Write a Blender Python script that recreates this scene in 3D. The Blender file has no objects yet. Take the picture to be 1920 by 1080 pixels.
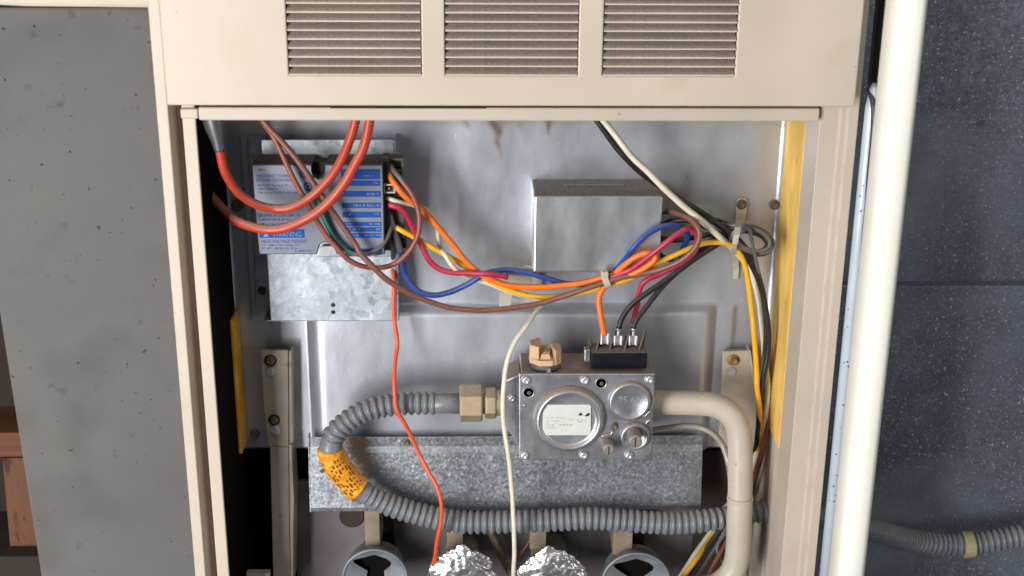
import bpy, bmesh, math, random
from mathutils import Vector, Matrix, noise
random.seed(7)
sc = bpy.context.scene
COL = sc.collection

# ---------------------------------------------------------------- camera, world, lights, exposure
F = 2550.0                       # focal length in pixels of a 1920 px wide picture
DIST = 1.02                      # camera to the furnace front, metres
pi_, ya_, ro_ = math.radians(20.0), math.radians(1.6), math.radians(0.45)
FW = Vector((math.sin(ya_)*math.cos(pi_), math.cos(ya_)*math.cos(pi_), -math.sin(pi_)))
RI = Vector((math.cos(ya_), -math.sin(ya_), 0))
UP = RI.cross(FW)
RI, UP = math.cos(ro_)*RI + math.sin(ro_)*UP, -math.sin(ro_)*RI + math.cos(ro_)*UP
CAM = -FW*DIST
cam = bpy.data.objects.new('camera', bpy.data.cameras.new('camera'))
COL.objects.link(cam); sc.camera = cam
cam.matrix_world = Matrix((( RI.x, UP.x, -FW.x, CAM.x), (RI.y, UP.y, -FW.y, CAM.y), (RI.z, UP.z, -FW.z, CAM.z), (0, 0, 0, 1)))
cam.data.sensor_width = 36.0
cam.data.lens = F/1920*36.0
cam.data.clip_start = 0.02; cam.data.clip_end = 50
cam.data.dof.use_dof = True
cam.data.dof.focus_distance = 1.10
cam.data.dof.aperture_fstop = 10

w = bpy.data.worlds.new('World'); sc.world = w; w.use_nodes = True
w.node_tree.nodes['Background'].inputs['Color'].default_value = (0.93, 0.96, 1.0, 1)
w.node_tree.nodes['Background'].inputs['Strength'].default_value = 0.10

def area(name, loc, target, size, power, color, tall=0):
    l = bpy.data.lights.new(name, 'AREA'); l.shape = 'RECTANGLE' if tall else 'DISK'; l.size = size; l.size_y = tall or size; l.energy = power; l.color = color
    o = bpy.data.objects.new(name, l); COL.objects.link(o); o.location = loc
    o.rotation_euler = (Vector(target)-Vector(loc)).to_track_quat('-Z', 'Y').to_euler()
    return o
area('key_light', (-0.92, -1.30, -0.02), (0, 0, 0.0), 0.50, 38, (1.0, 0.99, 0.97), 1.3)
area('ceiling_light', (0.15, -0.75, 1.5), (0, 0.05, 0), 0.9, 6, (1.0, 0.98, 0.95))
area('side_light', (1.30, -1.1, 0.05), (0.45, 0.15, 0), 0.45, 3.6, (0.96, 0.98, 1.0))
sc.view_settings.view_transform = 'Standard'
sc.view_settings.look = 'None'
sc.view_settings.exposure = 0.0
sc.view_settings.gamma = 1.0

# ---------------------------------------------------------------- helpers
def V(px, py, Y):                # the point of the plane Y (metres behind the furnace front) at a measured image position
    d = FW*F + RI*(px-960) - UP*(py-540)
    return CAM + d*((Y-CAM.y)/d.y)
def S(px, py, Y):                # metres per pixel there
    return (V(px, py, Y)-CAM).dot(FW)/F

WL = {}
def thing(name, label, cat, loc=(0, 0, 0), group=None):
    o = bpy.data.objects.new(name, None); o.empty_display_size = 0.02
    COL.objects.link(o); o.location = loc; WL[o] = Vector(loc)
    o['label'] = label; o['category'] = cat
    if group: o['group'] = group
    return o
def tag(o, label, cat, group=None):
    o['label'] = label; o['category'] = cat
    if group: o['group'] = group
    return o
def make(name, verts, faces, mat, parent=None, smooth=False, bevel=0, mats=None, fmat=None, seg=2):
    off = WL[parent] if parent else Vector((0, 0, 0))
    if not parent:
        c = Vector((0, 0, 0))
        for v in verts: c += Vector(v)
        off = c/len(verts)
    me = bpy.data.meshes.new(name)
    me.from_pydata([tuple(Vector(v)-off) for v in verts], [], [tuple(f) for f in faces])
    bm = bmesh.new(); bm.from_mesh(me); bmesh.ops.recalc_face_normals(bm, faces=bm.faces); bm.to_mesh(me); bm.free()
    for m in (mats or [mat]): me.materials.append(m)
    if fmat:
        for p, k in zip(me.polygons, fmat): p.material_index = k
    if smooth:
        for p in me.polygons: p.use_smooth = True
    o = bpy.data.objects.new(name, me); COL.objects.link(o)
    if parent: o.parent = parent; WL[o] = WL[parent]
    else: o.location = off; WL[o] = off
    if bevel:
        b = o.modifiers.new('bevel', 'BEVEL'); b.width = bevel; b.segments = seg; b.limit_method = 'ANGLE'; b.angle_limit = math.radians(35)
    return o
def place(name, data, parent, loc, rot=(0, 0, 0), scale=(1, 1, 1)):     # one more piece sharing mesh data
    o = bpy.data.objects.new(name, data); COL.objects.link(o)
    o.parent = parent; o.location = Vector(loc)-WL[parent]; o.rotation_euler = rot; o.scale = scale; WL[o] = Vector(loc)
    return o
class MB:
    def __init__(s): s.v = []; s.f = []; s.k = []
    def add(s, vf, k=0):
        n = len(s.v); s.v += list(vf[0]); s.f += [tuple(i+n for i in f) for f in vf[1]]; s.k += [k]*len(vf[1]); return s
    def build(s, name, mat, parent=None, **kw):
        if kw.get('mats'): kw['fmat'] = s.k
        return make(name, s.v, s.f, mat, parent, **kw)
def box(x0, x1, y0, y1, z0, z1):
    v = [(x, y, z) for x in (x0, x1) for y in (y0, y1) for z in (z0, z1)]
    return v, [(0, 1, 3, 2), (4, 6, 7, 5), (0, 4, 5, 1), (2, 3, 7, 6), (0, 2, 6, 4), (1, 5, 7, 3)]
def pbox(x0, y0, x1, y1, Yf, Yb):                                        # box whose front face covers the measured rectangle
    xm, ym = (x0+x1)/2, (y0+y1)/2
    return box(V(x0, ym, Yf).x, V(x1, ym, Yf).x, Yf, Yb, V(xm, y1, Yf).z, V(xm, y0, Yf).z)
def prism(pts, Yf, Yb):                                                  # outline at depth Yf extruded straight back to Yb
    a = [V(x, y, Yf) for x, y in pts]; n = len(a)
    v = a+[Vector((p.x, Yb, p.z)) for p in a]
    return v, [tuple(range(n)), tuple(range(2*n-1, n-1, -1))]+[(i, (i+1) % n, (i+1) % n+n, i+n) for i in range(n)]
def vprofile(pts, z0, z1):                                               # closed plan outline (X,Y) extruded upward
    n = len(pts); v = [(x, y, z0) for x, y in pts]+[(x, y, z1) for x, y in pts]
    return v, [tuple(range(n)), tuple(range(2*n-1, n-1, -1))]+[(i, (i+1) % n, (i+1) % n+n, i+n) for i in range(n)]
def xprofile(pts, x0, x1):                                               # closed (Y,Z) outline extruded along X
    n = len(pts); v = [(x0, y, z) for y, z in pts]+[(x1, y, z) for y, z in pts]
    return v, [tuple(range(n)), tuple(range(2*n-1, n-1, -1))]+[(i, (i+1) % n, (i+1) % n+n, i+n) for i in range(n)]
def lathe(profile, seg=24, c=(0, 0, 0), axis='Y', close=True, jitter=0):  # profile (radius, offset along axis)
    v, f = [], []
    for r, h in profile:
        for i in range(seg):
            a = 2*math.pi*i/seg
            p = (r*math.cos(a), h, r*math.sin(a))
            if axis == 'X': p = (h, r*math.cos(a), r*math.sin(a))
            if axis == 'Z': p = (r*math.cos(a), r*math.sin(a), h)
            v.append((c[0]+p[0], c[1]+p[1], c[2]+p[2]))
    for k in range(len(profile)-1):
        for i in range(seg):
            j = (i+1) % seg
            f.append((k*seg+i, k*seg+j, (k+1)*seg+j, (k+1)*seg+i))
    if close:
        f.append(tuple(range(seg))); f.append(tuple(range((len(profile)-1)*seg, len(profile)*seg)))
    return v, f
def spline(P, step):
    P = [Vector(p) for p in P]; out = []
    Q = [P[0]*2-P[1]]+P+[P[-1]*2-P[-2]]
    for i in range(1, len(Q)-2):
        a, b, c, d = Q[i-1:i+3]
        n = max(2, int((c-b).length/step))
        for k in range(n):
            t = k/n
            out.append(0.5*((2*b)+(c-a)*t+(2*a-5*b+4*c-d)*t*t+(3*b-a-3*c+d)*t**3))
    out.append(P[-1].copy()); return out
def sweep(C, rad, seg=10):
    n = len(C); v, f = [], []
    T = [(C[min(i+1, n-1)]-C[max(i-1, 0)]).normalized() for i in range(n)]
    N = T[0].orthogonal().normalized(); s = 0
    for i in range(n):
        N = (N-T[i]*N.dot(T[i])).normalized(); Bn = T[i].cross(N)
        if i: s += (C[i]-C[i-1]).length
        r = rad(s, i) if callable(rad) else rad
        for k in range(seg):
            a = 2*math.pi*k/seg
            v.append(C[i]+N*(r*math.cos(a))+Bn*(r*math.sin(a)))
    for i in range(n-1):
        for k in range(seg):
            j = (k+1) % seg
            f.append((i*seg+k, i*seg+j, (i+1)*seg+j, (i+1)*seg+k))
    f.append(tuple(range(seg))); f.append(tuple(range((n-1)*seg, n*seg)))
    return v, f
def px_seed(t): return sum(ord(ch)*(i % 7+1) for i, ch in enumerate(t)) % 97
def path(pts): return [V(*p) for p in pts]
def wire(name, pts, rpx, mat, label, cat='wire', group=None, dusty=None, parent=None, seg=10):
    P = path(pts); mid = pts[len(pts)//2]; r = rpx*S(*mid)*(.87 if cat == 'wire' else 1)
    C = spline(P, 0.0022); n_ = len(C); hs_ = Vector((px_seed(label or name), 0, 0))
    C = [c+Vector((noise.noise(c*38+hs_), noise.noise(c*38+hs_+Vector((0, 9, 0))), noise.noise(c*38+hs_+Vector((0, 0, 9)))))*(.0007*min(1, i/4, (n_-1-i)/4)) for i, c in enumerate(C)]
    v, f = sweep(C, r, seg)
    fm = None; mats = None
    if dusty:
        m2, a, b = dusty; n = len(C)-1
        fm = [1 if a <= (i//seg)/n < b else 0 for i in range(n*seg)]+[0, 0]; mats = [mat, m2]
    o = make(name, v, f, mat, parent, smooth=True, mats=mats, fmat=fm)
    if label: tag(o, label, cat, group)
    return o

def text(name, body, x0, y0, x1, y1, Y, mat, parent):
    cu = bpy.data.curves.new(name, 'FONT'); cu.body = body; cu.size = 1; cu.resolution_u = 2
    t = bpy.data.objects.new(name, cu); me = bpy.data.meshes.new_from_object(t)
    bpy.data.objects.remove(t); bpy.data.curves.remove(cu)
    xs = [v.co.x for v in me.vertices]; ys = [v.co.y for v in me.vertices]
    ax, bx, ay, by = min(xs), max(xs), min(ys), max(ys)
    xm, ym = (x0+x1)/2, (y0+y1)/2
    X0, X1, Z0, Z1 = V(x0, ym, Y).x, V(x1, ym, Y).x, V(xm, y1, Y).z, V(xm, y0, Y).z
    for v in me.vertices:
        v.co = Vector((X0+(v.co.x-ax)/(bx-ax)*(X1-X0), Y, Z0+(v.co.y-ay)/(by-ay)*(Z1-Z0)))-WL[parent]
    me.materials.append(mat)
    o = bpy.data.objects.new(name, me); COL.objects.link(o); o.parent = parent; WL[o] = WL[parent]
    return o
def worn_line(mb, x0, x1, y, h, Y):        # a line of worn, unreadable small print: strokes in word-like runs
    x = x0
    while x < x1:
        n = random.randint(2, 7)
        for _ in range(n):
            if x > x1: break
            k = random.choice((0, 1, 1, 2))
            if k != 1: mb.add(pbox(x, y-h/2, x+0.7, y+h/2, Y, Y+0.0002))
            if k != 0: mb.add(pbox(x, y-h/2+(0 if random.random() < .5 else h*.65), x+1.7, y-h/2+h*.3+(0 if random.random() < .5 else h*.65), Y-0.00002, Y+0.0002))
            x += 2.3
        x += 2.2

# ---------------------------------------------------------------- materials
def mat(name, col, rough=0.5, metal=0.0, var=0.12, vscale=25, bump=0.0, bscale=150, dust=0.0, dustcol=(0.20, 0.155, 0.115), stretch=(1, 1, 1),
        spangle=None, specks=None, col2=None, aniso=0.0, coat=0.0, spec=0.5, grain=1.0, dlo=0.25, dhi=0.8, stains=None):
    m = bpy.data.materials.new(name); m.use_nodes = True
    nt = m.node_tree; N = nt.nodes; L = nt.links; bs = N['Principled BSDF']
    tc = N.new('ShaderNodeTexCoord'); mp = N.new('ShaderNodeMapping'); L.new(tc.outputs['Object'], mp.inputs['Vector'])
    mp.inputs['Scale'].default_value = stretch
    def nz(scale, detail=5, rough_=0.6, vec=mp):
        n = N.new('ShaderNodeTexNoise'); n.inputs['Scale'].default_value = scale; n.inputs['Detail'].default_value = detail
        n.inputs['Roughness'].default_value = rough_; L.new(vec.outputs[0], n.inputs['Vector']); return n
    def rng(src, a, b, c, d):
        r = N.new('ShaderNodeMapRange'); L.new(src, r.inputs['Value'])
        for i, x in zip(('From Min', 'From Max', 'To Min', 'To Max'), (a, b, c, d)): r.inputs[i].default_value = x
        return r.outputs['Result']
    def mix(fac, a, b, mode='MIX'):
        x = N.new('ShaderNodeMix'); x.data_type = 'RGBA'; x.blend_type = mode
        ins = [i for i in x.inputs if i.type == 'RGBA']
        if isinstance(fac, float): x.inputs['Factor'].default_value = fac
        else: L.new(fac, x.inputs['Factor'])
        for s, t in ((a, ins[0]), (b, ins[1])):
            if isinstance(s, tuple): t.default_value = (*s, 1)
            else: L.new(s, t)
        return [o for o in x.outputs if o.type == 'RGBA'][0]
    n1 = nz(vscale)
    lo = tuple(c*(1-var) for c in col); hi = tuple(min(1, c*(1+var)) for c in (col2 or col))
    base = mix(rng(n1.outputs['Fac'], 0.3, 0.7, 0, 1), lo, hi)
    rsrc = rng(n1.outputs['Fac'], 0.3, 0.7, rough*0.82, min(1, rough*1.2))
    if spangle:
        sc_, amt = spangle
        wv = nz(sc_*0.8, 3)
        vv = N.new('ShaderNodeVectorMath'); vv.operation = 'ADD'; L.new(mp.outputs[0], vv.inputs[0])
        sm = N.new('ShaderNodeVectorMath'); sm.operation = 'SCALE'; sm.inputs['Scale'].default_value = 1.2/sc_; L.new(wv.outputs['Color'], sm.inputs[0]); L.new(sm.outputs[0], vv.inputs[1])
        vo = N.new('ShaderNodeTexVoronoi'); vo.inputs['Scale'].default_value = sc_; L.new(vv.outputs[0], vo.inputs['Vector'])
        sp = N.new('ShaderNodeSeparateColor'); L.new(vo.outputs['Color'], sp.inputs[0])
        g = rng(sp.outputs[0], 0, 1, 1-amt, 1.0)
        cg = N.new('ShaderNodeCombineColor'); [L.new(g, cg.inputs[i]) for i in range(3)]
        base = mix(1.0, base, cg.outputs[0], 'MULTIPLY')
        rsrc = rng(sp.outputs[1], 0, 1, rough*0.7, min(1, rough*1.3))
    if specks:
        for scale, lo_, hi_, c in specks:
            n2 = nz(scale, 2, 0.5)
            base = mix(rng(n2.outputs['Fac'], lo_, hi_, 0, 1), base, c)
    if stains:
        n3 = nz(1.0, 4, 0.6)
        mp2 = N.new('ShaderNodeMapping'); mp2.inputs['Scale'].default_value = stains[0]; L.new(tc.outputs['Object'], mp2.inputs['Vector']); L.new(mp2.outputs[0], n3.inputs['Vector'])
        base = mix(rng(n3.outputs['Fac'], stains[1], stains[2], 0, stains[4]), base, stains[3])
    met = None
    if dust:
        ge = N.new('ShaderNodeNewGeometry'); se = N.new('ShaderNodeSeparateXYZ'); L.new(ge.outputs['Normal'], se.inputs[0])
        up = rng(se.outputs['Z'], dlo, dhi, 0, 1)
        nd = nz(420, 4, 0.7); dn = rng(nd.outputs['Fac'], 0.35, 0.6, 0.72, 1.0)
        mu = N.new('ShaderNodeMath'); mu.operation = 'MULTIPLY'; L.new(up, mu.inputs[0]); L.new(dn, mu.inputs[1])
        m3 = N.new('ShaderNodeMath'); m3.operation = 'MULTIPLY'; L.new(mu.outputs[0], m3.inputs[0]); m3.inputs[1].default_value = dust
        nb = nz(900, 2); dc = mix(rng(nb.outputs['Fac'], .35, .65, 0, 1), tuple(c*(1-.4*grain) for c in dustcol), tuple(c*(1+.35*grain) for c in dustcol))
        base = mix(m3.outputs[0], base, dc)
        r2 = N.new('ShaderNodeMix'); r2.data_type = 'FLOAT'; L.new(m3.outputs[0], r2.inputs[0]); L.new(rsrc, r2.inputs[2]); r2.inputs[3].default_value = 0.95; rsrc = r2.outputs[0]
        if metal: met = rng(m3.outputs[0], 0, 1, metal, 0)
    L.new(base, bs.inputs['Base Color']); L.new(rsrc, bs.inputs['Roughness'])
    bs.inputs['Metallic'].default_value = metal
    if met: L.new(met, bs.inputs['Metallic'])
    bs.inputs['Specular IOR Level'].default_value = spec
    if coat: bs.inputs['Coat Weight'].default_value = coat; bs.inputs['Coat Roughness'].default_value = 0.15
    if bump:
        nb2 = nz(bscale, 4); bp = N.new('ShaderNodeBump'); bp.inputs['Strength'].default_value = bump; bp.inputs['Distance'].default_value = 0.001
        L.new(nb2.outputs['Fac'], bp.inputs['Height']); L.new(bp.outputs[0], bs.inputs['Normal'])
    return m
def edge_wear(m, radius=.0022, wear=(0.20, 0.12, 0.07)):
    nt = m.node_tree; N = nt.nodes; L = nt.links; bs = N['Principled BSDF']
    be = N.new('ShaderNodeBevel'); be.inputs['Radius'].default_value = radius; be.samples = 6
    ge = N.new('ShaderNodeNewGeometry'); dt = N.new('ShaderNodeVectorMath'); dt.operation = 'DOT_PRODUCT'
    L.new(be.outputs[0], dt.inputs[0]); L.new(ge.outputs['True Normal'], dt.inputs[1])
    r = N.new('ShaderNodeMapRange'); L.new(dt.outputs['Value'], r.inputs['Value'])
    for i, x in zip(('From Min', 'From Max', 'To Min', 'To Max'), (0.98, 0.80, 0, 1)): r.inputs[i].default_value = x
    tc = N.new('ShaderNodeTexCoord'); no = N.new('ShaderNodeTexNoise'); no.inputs['Scale'].default_value = 95; no.inputs['Detail'].default_value = 5; L.new(tc.outputs['Object'], no.inputs['Vector'])
    r2 = N.new('ShaderNodeMapRange'); L.new(no.outputs['Fac'], r2.inputs['Value'])
    for i, x in zip(('From Min', 'From Max', 'To Min', 'To Max'), (0.50, 0.66, 0, .85)): r2.inputs[i].default_value = x
    mu = N.new('ShaderNodeMath'); mu.operation = 'MULTIPLY'; L.new(r.outputs[0], mu.inputs[0]); L.new(r2.outputs[0], mu.inputs[1])
    mx = N.new('ShaderNodeMix'); mx.data_type = 'RGBA'; ri = [i for i in mx.inputs if i.type == 'RGBA']
    L.new(bs.inputs['Base Color'].links[0].from_socket, ri[0]); ri[1].default_value = (*wear, 1); L.new(mu.outputs[0], mx.inputs['Factor'])
    L.new([o for o in mx.outputs if o.type == 'RGBA'][0], bs.inputs['Base Color'])
GREYDUST = (0.30, 0.25, 0.21)
M = {}
M['cream'] = mat('cream_paint', (0.54, 0.462, 0.378), 0.42, var=0.05, vscale=9, bump=0.03, bscale=600, specks=[(160, 0.75, 0.80, (0.36, 0.28, 0.20)), (14, 0.66, 0.85, (0.50, 0.41, 0.31)), (420, .72, .76, (.40, .33, .26))], stains=((34, 30, 3.2), 0.67, 0.82, (0.52, 0.39, 0.20), 0.55))
M['cream_in'] = mat('cream_paint_inside', (0.56, 0.49, 0.40), 0.5, var=0.08, vscale=20, bump=0.05, specks=[(60, 0.7, 0.8, (0.36, 0.28, 0.2))])
edge_wear(M['cream'])
M['slat'] = mat('dusty_louver_paint', (0.66, 0.56, 0.46), 0.5, var=0.05, vscale=30, dust=0.95, dustcol=(0.26, 0.215, 0.18), dlo=0.25, dhi=0.45, grain=.3)
M['beige'] = mat('beige_bracket_paint', (0.385, 0.33, 0.262), 0.5, var=0.16, vscale=40, bump=0.08, dust=0.6, specks=[(90, 0.68, 0.78, (0.30, 0.22, 0.15))])
M['pipe'] = mat('beige_pipe_paint', (0.50, 0.445, 0.365), 0.36, var=0.06, vscale=30, bump=0.05, bscale=300, dust=0.75, dustcol=(0.33, 0.27, 0.21), dlo=0.45, dhi=0.95, specks=[(120, 0.72, 0.78, (0.28, 0.22, 0.16))])
M['alum'] = mat('aluminized_steel', (0.54, 0.56, 0.625), 0.37, 0.70, var=0.10, vscale=22, bump=0.05, bscale=500, stretch=(1, 1, 0.5), dust=0.12,
                specks=[(420, 0.66, 0.74, (0.60, 0.59, 0.60)), (230, 0.72, 0.78, (0.84, 0.83, 0.85)), (150, .74, .79, (.40, .37, .35))], stains=((38, 1, 7), 0.66, 0.80, (0.36, 0.29, 0.24), 0.7))
M['galv'] = mat('bright_galvanised_steel', (0.46, 0.50, 0.555), 0.44, 0.7, var=0.16, vscale=70, spangle=(150, 0.12), bump=0.12, bscale=260, dust=0.7, specks=[(110, 0.55, 0.72, (0.58, 0.62, 0.67)), (60, 0.56, 0.74, (0.34, 0.375, 0.435)), (380, 0.66, 0.74, (0.35, 0.375, 0.42)), (45, .6, .72, (.60, .65, .70))])
M['galv_dk'] = mat('grey_galvanised_steel', (0.40, 0.425, 0.465), 0.36, 0.8, var=0.16, vscale=22, spangle=(520, 0.2), bump=0.08, bscale=420, dust=0.45, specks=[(330, 0.60, 0.70, (0.56, 0.59, 0.63)), (190, 0.665, 0.73, (0.68, 0.71, 0.75)), (130, 0.60, 0.75, (0.30, 0.32, 0.36))])
M['cover'] = mat('satin_cover_steel', (0.66, 0.68, 0.72), 0.34, 0.9, var=0.13, vscale=30, bump=0.05, stretch=(1, 1, 0.4), dust=1.0, dustcol=(0.26, 0.21, 0.175), specks=[(130, 0.72, 0.80, (0.46, 0.46, 0.47))])
M['cast'] = mat('cast_valve_metal', (0.42, 0.425, 0.46), 0.36, 0.78, var=0.22, vscale=40, bump=0.14, bscale=400, dust=1.0, dustcol=(0.255, 0.18, 0.125), specks=[(200, 0.68, 0.76, (0.36, 0.34, 0.32))])
M['oldcast'] = mat('dull_stub_metal', (0.36, 0.33, 0.30), 0.42, 0.6, var=0.2, vscale=90, bump=0.1, dust=0.9, dustcol=(0.27, 0.215, 0.165))
M['chrome'] = mat('bright_screw_metal', (0.70, 0.70, 0.72), 0.34, 0.85, var=0.1, vscale=200)
M['oldscrew'] = mat('rusty_screw_metal', (0.17, 0.125, 0.088), 0.6, 0.4, var=0.35, vscale=220, bump=0.2, bscale=400, dust=0.4)
M['brassy'] = mat('brass_screw_metal', (0.30, 0.185, 0.075), 0.5, 0.5, var=0.3, vscale=200)
M['nut'] = mat('dusty_brass_nut', (0.40, 0.31, 0.19), 0.5, 0.45, var=0.12, vscale=70, bump=0.06, dust=0.8, dustcol=(0.42, 0.335, 0.245), dlo=0.1, dhi=0.6)
M['dark'] = mat('near_black_steel', (0.022, 0.018, 0.016), 0.7, 0.2, var=0.4, vscale=12)  # near-black for the cabinet inside, holes and slots
M['void'] = mat('black_interior_shade', (0.006, 0.005, 0.0045), 0.9, spec=0.05)  # near-black colour holding the shade of the left inner wall and burner throats
M['brownvoid'] = mat('rusty_steel_and_shade', (0.035, 0.022, 0.016), 0.8, 0.0, var=0.5, vscale=20)  # also colours the shade strips beside the burner stems
M['taupe'] = mat('sooty_taupe_steel', (0.18, 0.155, 0.16), 0.6, 0.3, var=0.14, vscale=25, bump=0.08, specks=[(90, 0.70, 0.76, (0.10, 0.06, 0.05))])
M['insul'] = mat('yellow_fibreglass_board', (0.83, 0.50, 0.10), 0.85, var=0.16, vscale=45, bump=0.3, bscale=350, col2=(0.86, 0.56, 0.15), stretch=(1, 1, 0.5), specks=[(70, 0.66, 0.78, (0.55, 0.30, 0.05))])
M['insul_shade'] = mat('fibreglass_board_shade_tint', (0.66, 0.32, 0.02), 0.85, var=0.25, vscale=45, bump=0.3, bscale=350)  # deeper copy of the yellow board, with the left strip's shade in its colour
M['board'] = mat('grey_cement_board', (0.138, 0.130, 0.125), 0.9, var=0.12, vscale=7, bump=0.5, bscale=95, col2=(0.145, 0.138, 0.131), specks=[(9, 0.54, 0.85, (0.080, 0.073, 0.070)), (22, 0.58, 0.80, (0.145, 0.137, 0.132)), (60, 0.67, 0.80, (0.085, 0.078, 0.074)), (170, 0.69, 0.75, (0.045, 0.038, 0.035)), (400, 0.62, 0.72, (0.135, 0.128, 0.122))])
M['beam'] = mat('cream_timber_paint', (0.60, 0.52, 0.43), 0.7, var=0.08, vscale=20, bump=0.1)
M['wood'] = mat('reddish_stud_wood', (0.15, 0.058, 0.026), 0.75, var=0.25, vscale=40, stretch=(1, 1, 0.25), bump=0.3, specks=[(75, 0.56, 0.68, (0.05, 0.015, 0.008)), (200, .6, .7, (0.07, .022, .01))])
M['woodh'] = mat('reddish_plate_wood', (0.14, 0.046, 0.02), 0.75, var=0.4, vscale=60, stretch=(0.1, 1, 2.2), bump=0.3)
M['wooddk'] = mat('dark_sill_wood', (0.03, 0.02, 0.016), 0.8, var=0.3, vscale=30)
M['duct'] = mat('weathered_dark_sheet', (0.15, 0.165, 0.205), 0.5, 0.25, var=0.35, vscale=14, bump=0.10, bscale=300, spangle=(340, 0.3), specks=[(600, 0.60, 0.70, (0.26, 0.28, 0.32)), (420, 0.645, 0.69, (0.52, 0.54, 0.58)), (200, 0.70, 0.74, (0.48, 0.50, 0.54)), (5, 0.48, 0.70, (0.21, 0.235, 0.29)), (11, 0.58, 0.75, (0.11, 0.12, 0.145))])
M['white'] = mat('cream_white_door_paint', (0.90, 0.87, 0.78), 0.4, var=0.03, vscale=12)
M['bluepipe'] = mat('pale_blue_grey_conduit', (0.55, 0.62, 0.70), 0.3, 0.1, var=0.06, vscale=30)
M['hose'] = mat('grey_vinyl_hose', (0.165, 0.178, 0.20), 0.34, var=0.14, vscale=40, dust=0.7, dustcol=(0.235, 0.21, 0.19), dlo=0.25, dhi=0.9)
M['tagy'] = mat('orange_hose_tag', (0.80, 0.27, 0.008), 0.36, var=0.2, vscale=90, bump=0.8, bscale=260, specks=[(240, 0.62, 0.68, (0.36, 0.12, 0.01)), (150, 0.62, 0.70, (0.92, 0.52, 0.10))], col2=(0.88, 0.38, 0.03))
M['tagfade'] = mat('faded_tape', (0.40, 0.36, 0.18), 0.6, var=0.2, vscale=80)
M['ink'] = mat('black_ink', (0.03, 0.022, 0.015), 0.6)
M['tagink'] = mat('worn_brown_ink', (0.16, 0.055, 0.01), 0.6, var=.5, vscale=200)
M['paper'] = mat('white_label_paper', (0.62, 0.62, 0.58), 0.55, var=0.03, vscale=60)
M['faint'] = mat('faded_grey_ink', (0.42, 0.42, 0.40), 0.6)
M['silver'] = mat('silver_label_foil', (0.185, 0.20, 0.245), 0.45, 0.2, var=0.07, vscale=25, dust=0.5)
M['blue'] = mat('blue_print', (0.002, 0.055, 0.30), 0.5, spec=.3, var=0.08, vscale=40)
M['bluetx'] = mat('blue_small_print', (0.045, 0.09, 0.36), 0.5)
M['lightblue'] = mat('pale_blue_print', (0.14, 0.28, 0.56), 0.5)
M['module'] = mat('black_module_plastic', (0.022, 0.020, 0.019), 0.5, var=0.3, vscale=80, dust=1.0, dustcol=(0.135, 0.105, 0.085), dlo=0.3, dhi=0.8)
M['conn'] = mat('brown_connector_plastic', (0.10, 0.078, 0.062), 0.6, var=0.2, vscale=120, dust=0.7)
M['whiteconn'] = mat('ivory_connector_plastic', (0.50, 0.45, 0.38), 0.5, var=0.1, vscale=100)
M['black'] = mat('black_plastic', (0.006, 0.007, 0.012), 0.5, spec=0.22, var=0.2, vscale=90, dust=1.0, dustcol=(0.22, 0.175, 0.135))
M['fin'] = mat('dusty_dark_plastic', (0.055, 0.048, 0.044), 0.6, var=0.3, vscale=200, dust=0.9, dustcol=(0.24, 0.20, 0.165))
M['knob'] = mat('tan_knob_plastic', (0.62, 0.405, 0.235), 0.45, var=0.06, vscale=60, dust=0.55, dustcol=(0.42, 0.28, 0.18))
M['nylon'] = mat('yellowed_nylon', (0.50, 0.47, 0.37), 0.45, var=0.08, vscale=60)
M['tie'] = mat('dusty_nylon_tie', (0.50, 0.42, 0.32), 0.55, var=0.1, vscale=100)
M['foil'] = mat('crumpled_foil', (0.88, 0.87, 0.85), 0.30, 1.0, var=0.04, vscale=80)
M['burner'] = mat('blue_grey_burner_metal', (0.24, 0.27, 0.295), 0.5, 0.5, var=0.2, vscale=60, bump=0.1, dust=0.4)
M['tan'] = mat('heat_stained_steel', (0.25, 0.195, 0.145), 0.6, 0.2, var=0.25, vscale=60, bump=0.1)
def wmat(n, c, dust=0.55, dc=GREYDUST, rough=0.38, **k): return mat('wire_'+n, c, rough, var=0.10, vscale=120, dust=dust, dustcol=dc, dlo=k.pop('dlo', 0.1), dhi=k.pop('dhi', 0.95), **k)
M['w_red'] = wmat('red_silicone', (0.45, 0.047, 0.020), 0.8, (0.36, 0.235, 0.185), dlo=.0, dhi=.85)
M['w_rust'] = wmat('rust_red', (0.27, 0.07, 0.045), 0.4, (0.30, 0.17, 0.13))
M['w_brown'] = wmat('brown', (0.20, 0.075, 0.052), 0.5, (0.27, 0.18, 0.14))
M['w_orange'] = wmat('orange', (0.85, 0.17, 0.012), 0.3, (0.6, 0.33, 0.16))
M['w_coral'] = wmat('coral', (0.78, 0.095, 0.025), 0.2, (0.6, 0.28, 0.16))
M['w_mag'] = wmat('crimson', (0.46, 0.015, 0.055), 0.42, (0.33, 0.16, 0.15))
M['w_blue'] = wmat('blue', (0.015, 0.06, 0.30), 0.42, (0.25, 0.24, 0.26))
M['w_yel'] = wmat('yellow', (0.82, 0.42, 0.012), 0.35, (0.5, 0.34, 0.10))
M['w_white'] = wmat('cream', (0.72, 0.66, 0.52), 0.35, (0.42, 0.36, 0.27))
M['w_green'] = wmat('green', (0.02, 0.15, 0.10), 0.3)
M['w_grey'] = wmat('dusty_grey', (0.125, 0.12, 0.115), 0.5, (0.24, 0.21, 0.19))
M['w_black'] = wmat('black', (0.014, 0.013, 0.015), 0.6, (0.11, 0.097, 0.088))
M['w_coil'] = wmat('coil_black', (0.05, 0.047, 0.047), 0.8, (0.26, 0.23, 0.21))
M['w_dkpurple'] = wmat('dark_purple', (0.045, 0.03, 0.04), 0.2)
M['tube'] = mat('dull_aluminium_tube', (0.46, 0.43, 0.39), 0.45, 0.5, var=0.12, vscale=80, dust=0.4)
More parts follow.
